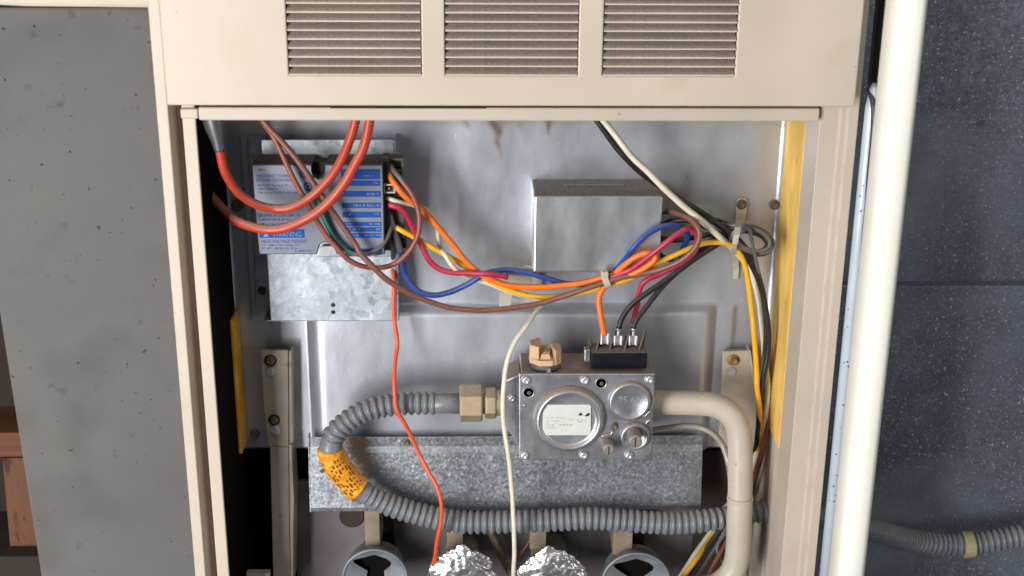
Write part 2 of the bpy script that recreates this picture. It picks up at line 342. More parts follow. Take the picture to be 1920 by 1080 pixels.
M['boot'] = mat('grey_boot_metal', (0.10, 0.105, 0.11), 0.4, 0.5, var=0.2, vscale=60)

B = 0.105                                            # depth of the inner steel panel behind the furnace front
def d(k): return B-k                                 # depth of something standing k metres off that panel

# ---------------------------------------------------------------- the surroundings
def plain(name, vf, m, label, cat, **k): return tag(make(name, vf[0], vf[1], m, **k), label, cat)
wall = make('wall', *box(-1.6, 1.6, 0.62, 0.66, -1.6, 1.4), M['brownvoid']); wall['kind'] = 'structure'
plain('cement_board', prism([(-92, 14), (420, 14), (420, 1130), (84.5, 1130)], 0.13, 0.155), M['board'], 'worn grey cement board wall panel beside the furnace', 'wall panel', bevel=0.002)
plain('timber_beam', prism([(-120, -90), (420, -80), (420, 17), (150, 14), (45, 13), (-120, 4)], 0.10, 0.16), M['beam'], 'cream painted beam along the top of the grey cement board', 'beam', bevel=0.003)
plain('wood_plate', pbox(-120, 812, 130, 857, 0.20, 0.26), M['woodh'], 'reddish horizontal timber seen left of the cement board', 'timber', bevel=0.001)
plain('wood_stud', prism([(4, 859), (100, 859), (122, 1041), (20, 1041)], 0.21, 0.26), M['wood'], 'reddish rough upright stud under the horizontal timber', 'timber', bevel=0.001)
plain('wood_sill', pbox(-120, 1044, 150, 1120, 0.19, 0.28), M['wooddk'], 'dark brown timber below the reddish stud', 'timber', bevel=0.002)
plain('metal_panel', prism([(1440, -120), (2080, -120), (2080, 533), (1440, 533)], 0.245, 0.255), M['duct'], 'upper dark speckled sheet metal panel behind the white door edge', 'metal panel', bevel=0.0015)
plain('metal_panel', prism([(1440, 536), (2080, 536), (2080, 1180), (1440, 1180)], 0.232, 0.255), M['duct'], 'lower blue grey speckled sheet metal panel behind the grey hose', 'metal panel', bevel=0.0015)

# ---------------------------------------------------------------- furnace cabinet
base = V(960, 1120, 0.0)
fur = thing('furnace_cabinet', 'cream steel furnace cabinet with its lower front open', 'furnace', base)
ZT, ZB = V(960, -110, 0).z, V(960, 1420, 0).z
def X0(px, Y): return V(px, 540, Y).x
# left corner post: flange, groove, inner face
zt = V(350, 150, 0).z
make('corner_post', *vprofile([(X0(321, -.006), -.006), (X0(342, -.006), -.006), (X0(345, -.004), 0.0), (X0(350, 0), .016), (X0(362, 0), .016), (X0(366, 0), 0.0), (X0(390, 0), 0.0), (X0(390, 0), .003), (X0(369, 0), .003), (X0(365, 0), .0185), (X0(321, -.006), .0185)], ZB, ZT), M['cream'], fur, bevel=0.0008)
# right corner post in three steps
make('corner_post', *vprofile([(X0(1510, 0), 0), (X0(1545, 0), 0), (X0(1546, 0), -.0014), (X0(1558, 0), -.0014), (X0(1559, 0), -.003), (X0(1579, -.003), -.003), (X0(1579, -.003), .040), (X0(1510, 0), .040)], ZB, ZT), M['cream'], fur, bevel=0.0006)
xl, xr = X0(390, 0), X0(1510, 0)
make('header_rail', *pbox(372, 202, 1537, 227, -.0045, .02), M['cream'], fur, bevel=0.0012)
make('corner_tab', *pbox(338, 204, 371, 223, -.003, .004), M['cream'], fur, bevel=0.001)
make('rail_slot', *pbox(619, 200.6, 911, 203.4, -.0050, -.0046), M['dark'], fur)
# side walls, roof and back of the cabinet
xs_l = X0(321, -.006)
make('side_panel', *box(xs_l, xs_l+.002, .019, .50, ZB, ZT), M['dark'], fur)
make('side_liner', *box(xl-.004, xl-.001, .0035, .50, ZB, ZT), M['void'], fur)  # shade inside the left wall is put into this black colour
zc = V(1462, 834, .05).z-.0004
make('side_panel', *box(xr+.0225, xr+.0245, .041, .50, ZB, ZT), M['cream_in'], fur)
make('side_liner', *box(xr+.001, xr+.003, .0412, .064, ZB, zc), M['cream_in'], fur, bevel=0.0005)
make('side_liner', *box(xr+.0005, xr+.0025, .0652, .50, ZB, zc-.0005), M['cream_in'], fur, bevel=0.0005)
make('back_panel', *box(xs_l, xr+.024, .502, .505, ZB, ZT), M['dark'], fur)
make('roof_panel', *box(xs_l, xr+.024, .022, .505, ZT-.003, ZT), M['dark'], fur)
make('floor_panel', *box(xs_l, xr+.024, .022, .505, ZB-.003, ZB), M['dark'], fur)
# insulation
zi = V(1462, 834, .05).z
make('insulation_strip', *box(xr, xr+.018, .0407, .135, zi, ZT-.01), M['insul'], fur, bevel=0.0012)
make('insulation_strip', *box(xl-.0005, xl+.0025, .076, .104, V(440, 838, .09).z, V(440, 590, .09).z), M['insul_shade'], fur, bevel=0.001)
# stamped inner panel
gx0, gx1 = V(433, 540, B).x, V(1458, 540, B).x
gz0, gz1 = V(960, 838, B).z, V(960, 140, B).z
bxl, bxr, bzt = V(594, 690, B-.006).x, V(1322, 690, B-.006).x, V(960, 581, B-.006).z
def sst(a, b, x):
    t = max(0, min(1, (x-a)/(b-a))); return t*t*(3-2*t)
def hgt(x, z):
    ease = lambda t: 1-(1-max(0, min(1, t)))**3
    bu = min(ease((x-bxl+.0065)/.017), ease((bxr+.007-x)/.017))
    top2 = ease((bzt+.003-z)/.0075)
    ledge = sst(bxl-.02, bxl+.02, x)*(1-sst(V(1378, 575, B).x-.003, V(1378, 575, B).x+.003, x))
    h = .012*bu*top2 + .0022*ledge*(1-bu)*top2
    e = gx1-x
    h += .0085*max(0, 1-e/.0085)**2
    e = x-gx0
    h += .003*max(0, 1-e/.003)**2
    h += .0016*noise.noise(Vector((x*7, z*7, 3))) + .00012*noise.noise(Vector((x*45, z*30, 1)))
    return h
nx, nz_ = 300, 190
gv = [(gx0+(gx1-gx0)*i/nx, B-hgt(gx0+(gx1-gx0)*i/nx, gz0+(gz1-gz0)*j/nz_), gz0+(gz1-gz0)*j/nz_) for j in range(nz_+1) for i in range(nx+1)]
gf = [(j*(nx+1)+i, j*(nx+1)+i+1, (j+1)*(nx+1)+i+1, (j+1)*(nx+1)+i) for j in range(nz_) for i in range(nx)]
pan = make('inner_panel', gv, gf, M['alum'], fur, smooth=True)
at = pan.data.attributes.new('stain', 'FLOAT', 'POINT')
def blob(x, z, px, y0, y1, wpx, st):
    a, b_, sx = V(px, y0, B), V(px, y1, B), S(px, y0, B)
    if z > a.z or z < b_.z: return 0
    t = (a.z-z)/(a.z-b_.z)
    xc_ = a.x+sx*(14*t+10*noise.noise(Vector((z*60, px, 0))))
    wd_ = wpx*sx*(1-.75*t)*(1+.5*noise.noise(Vector((z*90, px*3, 2))))
    return st*(1-t)**.6*math.exp(-((x-xc_)/max(wd_, 1e-5))**2)*(.75+.5*noise.noise(Vector((x*160, z*110, 7))))
zr = V(960, 236, B).z
val = []
for x, y, z in gv:
    q = blob(x, z, 928, 222, 330, 14, 1.5)+blob(x, z, 1026, 222, 285, 8, 1.1)+blob(x, z, 968, 222, 262, 30, .6)+blob(x, z, 870, 222, 252, 6, .9)+blob(x, z, 503, 596, 662, 6, .6)+blob(x, z, 1050, 224, 250, 40, .3)
    q += .45*max(0, 1-abs(z-zr-.002)/.005)*(.6+.8*noise.noise(Vector((x*30, 0, 4))))
    q += .12*max(0, noise.noise(Vector((x*26, z*14, 9)))-.35)
    val.append(max(0, min(1, q)))
at.data.foreach_set('value', val)
nt_ = M['alum'].node_tree; bs_ = nt_.nodes['Principled BSDF']
an_ = nt_.nodes.new('ShaderNodeAttribute'); an_.attribute_name = 'stain'
mx_ = nt_.nodes.new('ShaderNodeMix'); mx_.data_type = 'RGBA'
src_ = bs_.inputs['Base Color'].links[0].from_socket
ri_ = [i for i in mx_.inputs if i.type == 'RGBA']
nt_.links.new(src_, ri_[0]); ri_[1].default_value = (0.15, 0.105, 0.08, 1); nt_.links.new(an_.outputs['Fac'], mx_.inputs['Factor'])
nt_.links.new([o for o in mx_.outputs if o.type == 'RGBA'][0], bs_.inputs['Base Color'])
mm_ = nt_.nodes.new('ShaderNodeMath'); mm_.operation = 'SUBTRACT'; ms_ = bs_.inputs['Metallic'].links[0].from_socket
nt_.links.new(ms_, mm_.inputs[0]); nt_.links.new(an_.outputs['Fac'], mm_.inputs[1]); mm_.use_clamp = True; nt_.links.new(mm_.outputs[0], bs_.inputs['Metallic'])
so = pan.modifiers.new('thickness', 'SOLIDIFY'); so.thickness = 0.0012; so.offset = -1
if pan.data.polygons[0].normal.y > 0:
    so.offset = 1
# fold line near the panel's left edge, seam strip
make('panel_flange', *pbox(459, 256, 462, 600, B-.0032, B-.0005), M['galv_dk'], fur)
# burner box sheet behind the tray
make('burner_box_sheet', *pbox(556, 900, 1372, 1170, .118, .122), M['taupe'], fur)
make('burner_box_sheet', *pbox(1300, 845, 1372, 1170, .1135, .1165), M['brownvoid'], fur)
make('sheet_knockout', *lathe([(.0001, -.0012), (.010, -.0012), (.0115, 0)], 20, tuple(V(660, 968, .1176))), M['brownvoid'], fur, smooth=False)

# screws ------------------------------------------------------------------------------------------------
def mesh_of(vf, name, m, smooth=False):
    me = bpy.data.meshes.new(name); me.from_pydata([tuple(v) for v in vf[0]], [], vf[1])
    bm = bmesh.new(); bm.from_mesh(me); bmesh.ops.recalc_face_normals(bm, faces=bm.faces); bm.to_mesh(me); bm.free()
    me.materials.append(m)
    if smooth:
        for p in me.polygons: p.use_smooth = True
    return me
def hexhead(r, m, name):
    mb = MB()
    mb.add(lathe([(r*1.0, 0), (r*1.0, -r*.18), (r*.78, -r*.26)], 20))
    mb.add(lathe([(r*.74, -r*.2), (r*.74, -r*.72), (r*.62, -r*.84), (r*.45, -r*.80), (r*.12, -r*.72)], 6))
    return mesh_of((mb.v, mb.f), name, m)
def panhead(r, m, name):
    mb = MB()
    mb.add(lathe([(r, 0), (r*.98, -r*.25), (r*.84, -r*.52), (r*.55, -r*.70), (r*.3, -r*.74), (r*.26, -r*.5), (.00001, -r*.48)], 20))
    return mesh_of((mb.v, mb.f), name, m, True)
sc0 = S(960, 600, B)
HEX_OLD = hexhead(9.5*sc0, M['oldscrew'], 'hex_screw_rusty'); HEX_BRASS = hexhead(11*sc0, M['brassy'], 'hex_screw_brass')
PAN = panhead(8.6*sc0, M['chrome'], 'pan_screw'); DISC = mesh_of(lathe([(8.5*sc0, 0), (8.5*sc0, -.0004), (.0001, -.0005)], 20), 'hole_disc', M['chrome'])
HOLE = mesh_of(lathe([(10*sc0, 0), (10*sc0, -.0003), (.0001, -.0003)], 24), 'hole', M['dark'])
def screw(parent, px, py, Y, data, sc_=1.0, name='screw'):
    return place(name, data, parent, V(px, py, Y), (0, random.uniform(0, 6), 0), (sc_, sc_, sc_))
# upright beige brackets bolted on the panel (left one runs down to the burner rail)
def bracket(x0, x1, y1, data, xo):
    br = thing('burner_bracket', *xo, loc=V((x0+x1)/2, y1, d(.014)))
    return br
br1 = thing('burner_bracket', 'long beige upright bracket left of the gas valve, with two bolt holes', 'bracket', V(515, 1080, d(.012)), 'beige upright brackets')
make('plate', *prism([(488, 657), (540, 657), (541, 760), (541, 838), (503, 838), (494, 760)], d(.016), d(.012)), M['beige'], br1, bevel=0.0008)
make('plate_return', *prism([(541.5, 658), (546, 658), (550, 838), (542.5, 838)], d(.016), d(.001)), M['beige'], br1, bevel=0.0004)
make('lower_strip', *prism([(506, 839), (541, 839), (542, 900), (543, 1000), (546, 1100), (512, 1100), (509, 960)], d(.017), d(.012)), M['beige'], br1, bevel=0.0008)
make('lower_edge', *prism([(541.6, 834), (547, 834), (549, 890), (551.5, 940), (550, 990), (549, 1100), (546.6, 1100), (543.6, 1000), (542.6, 900)], d(.020), d(-.01)), M['beige'], br1, bevel=0.0006)
screw(br1, 507, 676, d(.0162), HOLE, 1.18, 'bolt_hole'); screw(br1, 507, 676, d(.0168), HEX_OLD, .95)
screw(br1, 514, 787, d(.0162), HOLE, 1.12, 'bolt_hole'); screw(br1, 515, 788, d(.0168), HEX_OLD, .85)
screw(br1, 507.5, 697, d(.0166), DISC, 1.0, 'bolt_end'); screw(br1, 517, 806, d(.0166), DISC, 1.15, 'bolt_end')
br2 = thing('burner_bracket', 'short beige upright bracket behind the bend of the beige gas pipe', 'bracket', V(1385, 838, d(.006)), 'beige upright brackets')
make('plate', *prism([(1356, 659), (1404, 657), (1408, 700), (1418, 745), (1418, 838), (1347, 838), (1352, 760)], d(.012), d(.007)), M['beige'], br2, bevel=0.0008)
make('plate_return', *prism([(1404.6, 657), (1408, 657), (1421, 742), (1421, 838), (1418.6, 838), (1418.6, 745), (1408.6, 700)], d(.019), d(.006)), M['beige'], br2, bevel=0.0005)
screw(br2, 1375, 675, d(.0122), HOLE, 1.1, 'bolt_hole'); screw(br2, 1375, 675, d(.0124), HEX_BRASS, .95)
screw(br2, 1371, 697, d(.0126), DISC, 1.1, 'bolt_end'); screw(br2, 1363, 800, d(.0126), DISC, .9, 'bolt_end'); screw(br2, 1363, 789, d(.0122), HOLE, .9, 'bolt_hole')
screw(fur, 478, 812, d(.0008), HEX_OLD, .95); screw(fur, 1452, 384, d(.001), HEX_OLD, 1.0); screw(fur, 445, 385, d(.001), HEX_OLD, 1.15)

# ---------------------------------------------------------------- louvered upper door
YP = -.018
door = thing('louvered_door', 'cream upper furnace door with three columns of dusty louvers', 'furnace door', V(960, 200, YP))
def Xp(px, py=70): return V(px, py, YP).x
def Zp(py): return V(960, py, YP).z
cols = [(Xp(538), Xp(790)), (Xp(833.5), Xp(1085)), (Xp(1131), Xp(1382))]
pitch_px = 16.75; nrow = 10
ztop, zbot, zl0, zl1 = Zp(-100), Zp(199), Zp(142), Zp(142-pitch_px*nrow)
xs = [Xp(303), *[x for c in cols for x in c], Xp(1615)]
zs = [zbot, zl0, zl1, ztop]
mb = MB()
vi = {}
def gvx(x, y, z):
    k = (round(x, 6), round(y, 6), round(z, 6))
    if k not in vi: vi[k] = len(mb.v); mb.v.append((x, y, z))
    return vi[k]
def hole(i, j): return j == 1 and i in (1, 3, 5)
YB = YP+.0035
for i in range(len(xs)-1):
    for j in range(3):
        if hole(i, j): continue
        for y in (YP, YB): mb.f.append([gvx(xs[i], y, zs[j]), gvx(xs[i+1], y, zs[j]), gvx(xs[i+1], y, zs[j+1]), gvx(xs[i], y, zs[j+1])])
        for a, b, ni, nj in ((0, 1, i, j-1), (1, 2, i+1, j), (2, 3, i, j+1), (3, 0, i-1, j)):
            if ni < 0 or nj < 0 or ni >= len(xs)-1 or nj > 2 or hole(ni, nj):
                c = [(xs[i], zs[j]), (xs[i+1], zs[j]), (xs[i+1], zs[j+1]), (xs[i], zs[j+1])]
                mb.f.append([gvx(c[a][0], YP, c[a][1]), gvx(c[b][0], YP, c[b][1]), gvx(c[b][0], YB, c[b][1]), gvx(c[a][0], YB, c[a][1])])
mb.build('door_sheet', M['cream'], door, bevel=0.0011)
make('door_return', *box(xs[0]+.001, xs[0]+.003, YB, -.0065, zbot+.001, ztop), M['cream'], door)
make('door_return', *box(xs[-1]-.003, xs[-1]-.001, YB, -.0035, zbot+.001, ztop), M['cream'], door)
make('door_hem', *box(xs[0]+.004, xs[-1]-.004, YB, -.0085, zbot+.0015, zbot+.003), M['cream'], door)
ph = (zl1-zl0)/nrow
def slat_mesh(wd, bow):
    v, f = [], []; n = 8
    prof = [(YP-.0006, 0), (YP-.0010, .0009), (YP-.0006, .0015), (YP+.0002, .0018), (YP+.0062, ph*.86), (YP+.0068, ph*.84), (YP+.0010, .0006), (YP+.0002, 0)]
    for i in range(n+1):
        t = i/n; sag = bow*(1-(2*t-1)**2)
        for y, z in prof: v.append((wd*t, y-YP, z+sag*(z/ph)))
    m_ = len(prof)
    for i in range(n):
        for k in range(m_): f.append((i*m_+k, i*m_+(k+1) % m_, (i+1)*m_+(k+1) % m_, (i+1)*m_+k))
    f += [tuple(range(m_)), tuple(range(n*m_, (n+1)*m_))]
    return mesh_of((v, f), 'louver_slat', M['slat'])
for (a, b) in cols:
    kinds = [slat_mesh(b-a-.0012, q) for q in (-.0006, 0.0, .0005)]
    for r in range(nrow):
        place('louver_slat', random.choice(kinds), door, (a+.0006, YP, zl0+ph*r+.0001))

# ---------------------------------------------------------------- ignition control module on its galvanised bracket
brk = thing('module_bracket', 'bright galvanised bracket plate carrying the blue labelled ignition module', 'bracket', V(615, 600, d(.02)))
make('mounting_flange', *prism([(463, 256), (491, 254), (497, 300), (506, 430), (508, 596), (480, 596), (474, 430), (466, 300)], d(.0045), d(.0015)), M['galv'], brk, bevel=0.0005)
make('raised_plate', *prism([(489, 262), (737, 262), (742, 455), (744, 602), (507.5, 602), (498, 440)], d(.0265), d(.0250)), M['galv'], brk, bevel=0.0007)
make('plate_side', *prism([(738, 264), (741, 264), (746, 470), (748, 601), (745, 601), (743, 470)], d(.0260), d(.001)), M['galv_dk'], brk, bevel=0.0003)
make('plate_side', *prism([(489.3, 264), (492, 264), (510, 601), (507.9, 601), (498.5, 440)], d(.0248), d(.002)), M['galv_dk'], brk, bevel=0.0003)
make('plate_side', *pbox(494, 600.4, 742, 602, d(.0248), d(.002)), M['galv_dk'], brk)
make('plate_tab', *prism([(592, 482), (600, 466), (604, 461), (624, 461), (629, 466), (640, 478), (700, 480), (717, 476), (722, 463), (733, 463), (734, 482)], d(.0300), d(.0268)), M['galv'], brk, bevel=0.0006)
screw(brk, 491.5, 545, d(.0048), HEX_OLD, .85)
for py in (572, 585.5): screw(brk, 624.5, py, d(.0268), HOLE, .38, 'pin_hole')
mod = thing('ignition_module', 'boxy ignition control module with silver and blue warning label', 'control module', V(600, 478, d(.03)))
out = [(472, 308), (584.5, 308), (585, 322), (588, 331), (597, 336), (604, 332), (608, 322), (609, 308), (718, 308), (720.5, 400), (721.5, 477), (631, 477), (627, 462), (622, 455), (606, 454.5), (600, 458), (597, 465), (594, 477), (486, 477), (478, 400)]
YM = d(.058)
make('case', *prism(out, YM, d(.0275)), M['module'], mod, bevel=0.0006)
make('cable_well', *pbox(582, 304, 612, 338, YM+.010, YM+.022), M['dark'], mod)
lab = [(474, 310.5), (583, 310.5), (583.5, 322), (587, 332.5), (597, 338), (605, 334), (609.5, 322), (610.5, 310.5), (716, 310.5), (718.5, 400), (719.5, 475.5), (632.5, 475.5), (628, 461), (622.5, 453), (606, 452.5), (599, 457), (595.5, 465), (592.5, 475.5), (487.5, 475.5), (480, 400)]
face = make('label', *prism(lab, YM-.0004, YM-.0001), M['silver'], mod)
YL = YM-.0005
for q in [(639, 317, 713, 336), (636, 338.5, 713, 348.5), (640, 358, 714, 369), (641, 380, 714, 390), (642, 397, 714, 408), (642, 416, 715, 424), (648, 426, 715, 434.5), (650, 437, 715, 446), (648, 466, 717, 475)]:
    make('blue_band', *pbox(*q, YL, YL+.0002), M['blue'], mod)
make('warning_band', *pbox(486, 430, 571, 446, YL, YL+.0002), M['blue'], mod)
YT = YL-.0002
text('lettering', 'WARNING', 511, 434, 565, 444, YT, M['lightblue'], mod)
mb = MB(); mb.add(prism([(494, 444), (499, 434), (504, 444)], YT, YT+.0001)); mb.build('warning_triangle', M['lightblue'], mod)
text('lettering', 'HIGH VOLTAGE PRESENT', 490, 449.5, 576, 456, YT, M['bluetx'], mod)
text('lettering', 'DISCONNECT POWER', 481, 327, 545, 333, YT, M['bluetx'], mod)
text('lettering', 'BEFORE SERVICING', 481, 335, 548, 340.5, YT, M['bluetx'], mod)
mb = MB()
for x0, x1, y, h in [(484, 497, 319, 3.2), (483, 543, 348, 3.5), (483, 524, 354.5, 3.5), (483, 560, 361.5, 3.5), (486, 560, 404, 5), (486, 545, 412, 4), (487, 572, 420, 4), (491, 560, 460, 3), (491, 556, 466, 3.4), (553, 586, 471, 3.4)]:
    worn_line(mb, x0, x1, y, h, YT)
mb.build('small_print', M['bluetx'], mod)
mb = MB()
for x0, x1, y, h in [(688, 709, 363.5, 3.5), (663, 711, 385, 4.5), (702, 712, 402, 4), (650, 660, 402, 4), (692, 712, 420, 4), (650, 662, 420, 4), (654, 674, 430, 4), (706, 713, 430, 4), (656, 674, 441, 4), (683, 713, 441, 4), (700, 709, 343, 3), (680, 700, 330, 3)]:
    worn_line(mb, x0, x1, y, h, YT)
mb.build('band_print', M['lightblue'], mod)
for (px, py) in ((569, 326), (577, 350)):
    mb = MB(); c = V(px, py, YT); s = S(px, py, YT)
    mb.add(lathe([(8*s, 0), (8*s, -.0001), (5.5*s, -.0001), (5.5*s, 0)], 20, c, close=False)); mb.add(lathe([(3.2*s, 0), (3.0*s, -.0001), (.00001, -.0001)], 12, c))
    mb.build('round_emblem', M['blue'], mod)
make('connector_block', *pbox(722.5, 297, 757, 446, d(.040), d(.0268)), M['conn'], mod, bevel=0.0006)
make('connector_rail', *pbox(719, 292, 731, 470, d(.050), d(.0405)), M['module'], mod, bevel=0.0006)
mb = MB()
for q in [(729, 297, 757, 301), (753, 301.2, 757, 340), (731, 318, 752, 321), (746, 344, 757, 347), (752, 348, 756, 400), (733, 366, 752, 369)]: mb.add(pbox(*q, d(.044), d(.0402)))
mb.build('connector_rib', M['conn'], mod, bevel=0.0003)
mb = MB()
for q in [(733, 303, 742, 316), (744, 303, 752, 316), (734, 323, 751, 338)]: mb.add(pbox(*q, d(.0412), d(.0401)))
mb.build('connector_socket', M['dark'], mod)
mb = MB()
for q in [(718.5, 345.5, 741, 348), (718.5, 360, 741, 362.5), (718.5, 348.2, 721, 359.8), (738, 348.2, 741, 359.8)]: mb.add(pbox(*q, d(.0535), d(.045)))
mb.add(pbox(721.2, 348.3, 737.8, 359.7, d(.0475), d(.0455)), 1)
mb.build('plug_socket', None, mod, mats=[M['whiteconn'], M['conn']])
make('plug_pin', *pbox(727, 352, 731, 355, d(.0510), d(.0476)), M['chrome'], mod)
make('lower_connector', *pbox(745, 446, 762, 466, d(.038), d(.0268)), M['module'], mod, bevel=0.0006)
wire('wire_stub', [(731, 408, d(.045)), (733, 440, d(.04)), (737, 470, d(.03)), (738, 498, d(.02))], 5.5, M['fin'], None, parent=mod)

# ---------------------------------------------------------------- transformer cover
tr = thing('transformer_cover', 'plain satin steel box cover with dusty top, above the gas valve', 'cover', V(1120, 510, d(.02)))
make('box_cover', *pbox(1000, 368, 1240, 511, d(.05), d(-.0005)), M['cover'], tr, bevel=0.0018, seg=3)
make('top_slot', *pbox(1066, 340, 1172, 343.5, d(.012), d(.0115)), M['tan'], tr)
o = tr.children[-1]; o.location.z += 0.0003
mb = MB(); zt_ = V(1120, 368, d(.05)).z
mb.add(box(V(1060, 345, d(.02)).x, V(1170, 345, d(.02)).x, d(.020), d(.017), zt_+.0002, zt_+.0010)); bpy.data.objects.remove(o)
mb.build('top_seam', M['cover'], tr, bevel=0.0003)

# ---------------------------------------------------------------- galvanised tray under the valve
yt = .0775
tr_x0, tr_x1 = V(581, 880, yt).x, V(1317, 880, yt).x
zA, zBm, zC = V(960, 819, yt+.006).z, V(960, 838, yt+.006).z, V(960, 960, yt-.006).z
ty = thing('baffle_tray', 'mottled galvanised sheet baffle behind the grey gas hose', 'metal sheet', Vector((0, yt, zC)))
prof = [(yt+.0065, zA), (yt+.0062, zBm+.001), (yt+.004, zBm-.004), (yt-.004, zC+.004), (yt-.0035, zC), (yt-.0025, zC), (yt-.003, zC+.004), (yt+.0055, zBm-.004), (yt+.0077, zBm+.001), (yt+.0080, zA)]
make('sheet', *xprofile(prof, tr_x0, tr_x1), M['galv_dk'], ty, bevel=0.0004)
make('sheet_side', *xprofile([(yt-.004, zC), (yt+.004, zBm-.004), (yt+.006, zA), (yt+.016, zA), (yt+.016, zC)], tr_x0-.0012, tr_x0-.0002), M['galv_dk'], ty)
screw(ty, 762, 829, yt+.0064, HEX_OLD, .75)

# ---------------------------------------------------------------- gas valve
YV = d(.074); YVb = d(.022)
gv_ = thing('gas_valve', 'silver cast gas valve with round domes, white label and dusty top', 'gas valve', V(1100, 860, YV))
make('body', *pbox(977, 705, 1224, 858, YV+.0035, YVb), M['cast'], gv_, bevel=0.0012)
fp = [(973, 701), (1228, 701), (1222, 846), (1219, 852), (1200, 862), (976, 862), (973.5, 859)]
make('front_plate', *prism(fp, YV, YV+.0033), M['cast'], gv_, bevel=0.0008)
def disc(name, px, py, prof, m, Y=YV, seg=40, parent=gv_, smooth=True):
    s = S(px, py, Y); o = make(name, *lathe([(r*s, h) for r, h in prof], seg, V(px, py, Y)), m, parent, smooth=smooth)
    return o
disc('dome', 1067, 784, [(68, .0001), (66.5, -.0008), (65, -.0040), (61, -.0063), (57, -.0068), (53.5, -.0058), (51, -.0046), (47, -.0042), (.01, -.0042)], M['cast'])
disc('dome', 1180, 751, [(41, .0001), (40, -.0008), (39, -.0028), (36, -.0040), (33, -.0038), (31, -.0030), (.01, -.0030)], M['cast'])
disc('boss', 1190, 817, [(29.5, .0001), (28.5, -.0006), (27.5, -.0030), (24, -.0040), (20, -.0032), (17, -.0016), (.01, -.0016)], M['cast'])
make('label_plate', *prism([(1020, 759), (1105, 759), (1108, 762), (1107.5, 813), (1104, 816), (1020, 816), (1017.5, 813), (1018, 762)], YV-.0052, YV-.0044), M['paper'], gv_)
mb = MB()
for x0, x1, y, h in [(1024, 1056, 783.5, 2), (1026, 1050, 789, 2), (1023, 1032, 793, 2), (1040, 1048, 793, 2), (1023, 1038, 797.5, 2.4), (1049, 1072, 797, 3), (1025, 1040, 802.5, 2.4), (1066, 1074, 787, 2.6), (1082, 1100, 787, 2.4), (1084, 1097, 791, 2.2)]:
    worn_line(mb, x0, x1, y, h, YV-.0054)
mb.build('label_print', M['faint'], gv_)
mb = MB()
mb.add(prism([(1084, 779), (1088.5, 773), (1093, 778), (1090, 779.5)], YV-.0054, YV-.0053))
mb.add(prism([(1096, 780.5), (1101, 775), (1106, 774.5), (1105.5, 779), (1102, 780.8)], YV-.0054, YV-.0053))
mb.build('label_mark', M['ink'], gv_)
text('embossed_number', '95 63', 1160, 743, 1199, 757, YV-.0032, M['galv'], gv_)
for px, py in ((986, 713), (1096, 713), (1217, 711.5), (983, 854), (1094, 853), (1179, 853.5)): screw(gv_, px, py, YV-.0001, PAN, 1.0)
screw(gv_, 1151, 798, YV-.0001, HEX_OLD, .8)
for px, py in ((991, 735.5), (1127, 718)):
    disc('port', px, py, [(11.5, .0001), (11.3, -.0007), (9.8, -.0010), (9.3, .0000)], M['cast'], seg=24)
    disc('port_hole', px, py, [(9.3, -.0003), (.01, -.0003)], M['dark'], seg=24)
    disc('port_screw', px+1, py+1, [(4.2, -.0004), (4, -.0008), (2, -.0010), (.01, -.0010)], M['conn'], seg=12)
disc('rivet', 983, 760, [(3.5, .0001), (3.2, -.0008), (.01, -.0012)], M['cast'], seg=12)
# casting ridge round the domes
for pts in ([(1126, 820, YV-.0006), (1135, 815, YV-.0006), (1145, 815, YV-.0006), (1149, 807, YV-.0006)], [(1222, 770, YV-.0006), (1214, 775, YV-.0006), (1208, 783, YV-.0006)], [(1222, 786, YV-.0006), (1214, 790, YV-.0006), (1211, 797, YV-.0006)]):
    make('casting_ridge', *sweep(spline(path(pts), .002), .0011, 8), M['cast'], gv_, smooth=True)
# regulator cap and small adjuster: stubs pointing out of the front
def stub(name, px, py, rad, ln, m, slot):
    c = V(px, py, YV-.001); s = S(px, py, YV)
    v, f = lathe([(rad*s, 0), (rad*s, -ln), (rad*s*.8, -ln-.0012), (.00001, -ln-.0012)], 18, c)
    o = make(name, v, f, m, gv_, smooth=False, bevel=0.0003)
    if slot:
        e = c+Vector((0, -ln-.0013, 0)); mbx = MB(); mbx.add(box(e.x-.0004, e.x+.0004, e.y-.00025, e.y+.0006, e.z-rad*s*.72, e.z+rad*s*.72))
        so_ = mbx.build('slot', M['dark'], gv_)
        # turned slightly
    return o
stub('regulator_cap', 1187, 811, 13, .016, M['oldcast'], True)
stub('outlet_plug', 1139, 832, 11.5, .0105, M['oldcast'], True)
